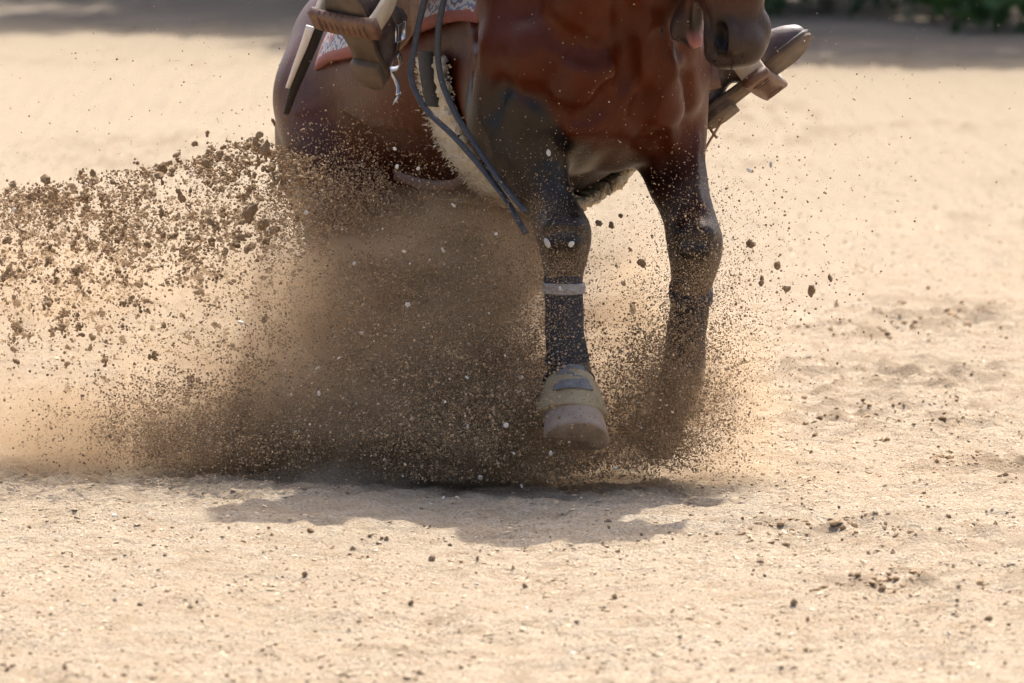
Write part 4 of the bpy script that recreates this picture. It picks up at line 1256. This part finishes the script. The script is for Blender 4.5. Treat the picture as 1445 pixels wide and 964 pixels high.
pd, sd, td = [], [], []
for p, rx, ry in DUG:
    m = 420
    x = p.x + RNG.normal(0, rx*.6, m); y = p.y + RNG.normal(0, ry*.6, m)
    k_ = clump(x*100, y*60, 9, 3, 301) > RNG.uniform(-.5, .9, m)
    x, y = x[k_], y[k_]; q = sizes(len(x), .002, .0095, 2.4)
    pd.append(np.stack([x, y, ground_h(x, y)+q*.2], 1)); sd.append(q); td.append(RNG.random(len(x))*.75)
m = 6500; y = -5 + 16*RNG.random(m)**1.4; x = RNG.uniform(-1, 1, m)*(1.3+.075*(y+5)); q = sizes(m, .0010, .0044, 3.0)
pd.append(np.stack([x, y, ground_h(x, y)+q*.2], 1)); sd.append(q); td.append(RNG.random(m)*.8)
grains('crumbled_dirt', np.concatenate(pd), np.concatenate(sd), np.concatenate(td), M['grain'], 'dark crumbs of dug-up dirt scattered over the sand', 'dirt', .45, .7)

# dust hanging in the air: one closed volume whose density thins out from the places the hooves churn
BL_ = [(570, 490, .28, .28, .28, .20, 7.0), (340, 615, .45, .34, .25, .07, 13.0), (690, 600, .12, .28, .25, .10, 12.0), (450, 420, .40, .17, .22, .13, 3.5),
       (925, 600, .05, .13, .15, .12, 8.0), (1030, 570, .1, .10, .15, .20, 3.2), (110, 600, .5, .45, .25, .07, 4.5), (100, 410, .6, .5, .3, .17, 1.5), (880, 480, .12, .11, .15, .20, 5.0),
       (490, 645, .50, .15, .12, .06, 12.0), (645, 375, .15, .13, .15, .09, 11.0), (700, 480, .05, .10, .14, .16, 6.0), (390, 540, .45, .18, .22, .12, 5.0)]
t = NT('dust_air'); t.t.nodes.remove(t.b)
pos = t.n('ShaderNodeNewGeometry').outputs['Position']
tot = None
for px, py, Y, rx, ry, rz, dn in BL_:
    c = at(px, py, Y)
    sb = t.n('ShaderNodeVectorMath', operation='SUBTRACT'); t.l(pos, sb.inputs[0]); sb.inputs[1].default_value = c
    ml = t.n('ShaderNodeVectorMath', operation='DIVIDE'); t.l(sb.outputs[0], ml.inputs[0]); ml.inputs[1].default_value = (rx, ry, rz)
    dt = t.n('ShaderNodeVectorMath', operation='DOT_PRODUCT'); t.l(ml.outputs[0], dt.inputs[0]); t.l(ml.outputs[0], dt.inputs[1])
    e_ = t.math('MULTIPLY', t.math('EXPONENT', t.math('MULTIPLY', dt.outputs['Value'], -1.0)), dn)
    tot = e_ if tot is None else t.math('ADD', tot, e_)
nn = t.n('ShaderNodeTexNoise'); nn.inputs['Scale'].default_value = 6.0; nn.inputs['Detail'].default_value = 3; nn.inputs['Roughness'].default_value = .6
mp = t.n('ShaderNodeMapping'); mp.inputs['Scale'].default_value = (.75, .8, 1.5); mp.inputs['Rotation'].default_value = (0, math.radians(-24), 0); t.l(pos, mp.inputs[0]); t.l(mp.outputs[0], nn.inputs['Vector'])
mod = t.n('ShaderNodeMapRange'); mod.inputs['From Min'].default_value = .36; mod.inputs['From Max'].default_value = .66; mod.inputs['To Min'].default_value = .05; mod.inputs['To Max'].default_value = 1.9
t.l(nn.outputs['Fac'], mod.inputs['Value'])
dens = t.math('MULTIPLY', tot, mod.outputs[0])
pv = t.n('ShaderNodeVolumePrincipled'); pv.inputs['Color'].default_value = (.79, .63, .44, 1); pv.inputs['Anisotropy'].default_value = .1
t.l(dens, pv.inputs['Density']); t.l(pv.outputs[0], t.out.inputs['Volume'])
DV = Field((-1.9, -.75, -.02), (.95, 1.7, 1.05), .05)
for px, py, Y, rx, ry, rz, dn in BL_:
    c = at(px, py, Y); m_ = 1.75 if dn > 1 else 1.35
    DV.ell(c, (rx*m_, ry*m_, rz*m_), .12)
sl4, x4, y4, z4 = DV.win((-9, -9, -9), (9, 9, 9))
DV.d = np.maximum(DV.d, (.006 - z4) + 0*x4 + 0*y4).astype(np.float32)
tag(link('dust_cloud', DV.mesh('dust_cloud', 0), t.m), 'brown cloud of dust hanging around the horse\'s legs', 'dust', None, 'stuff')
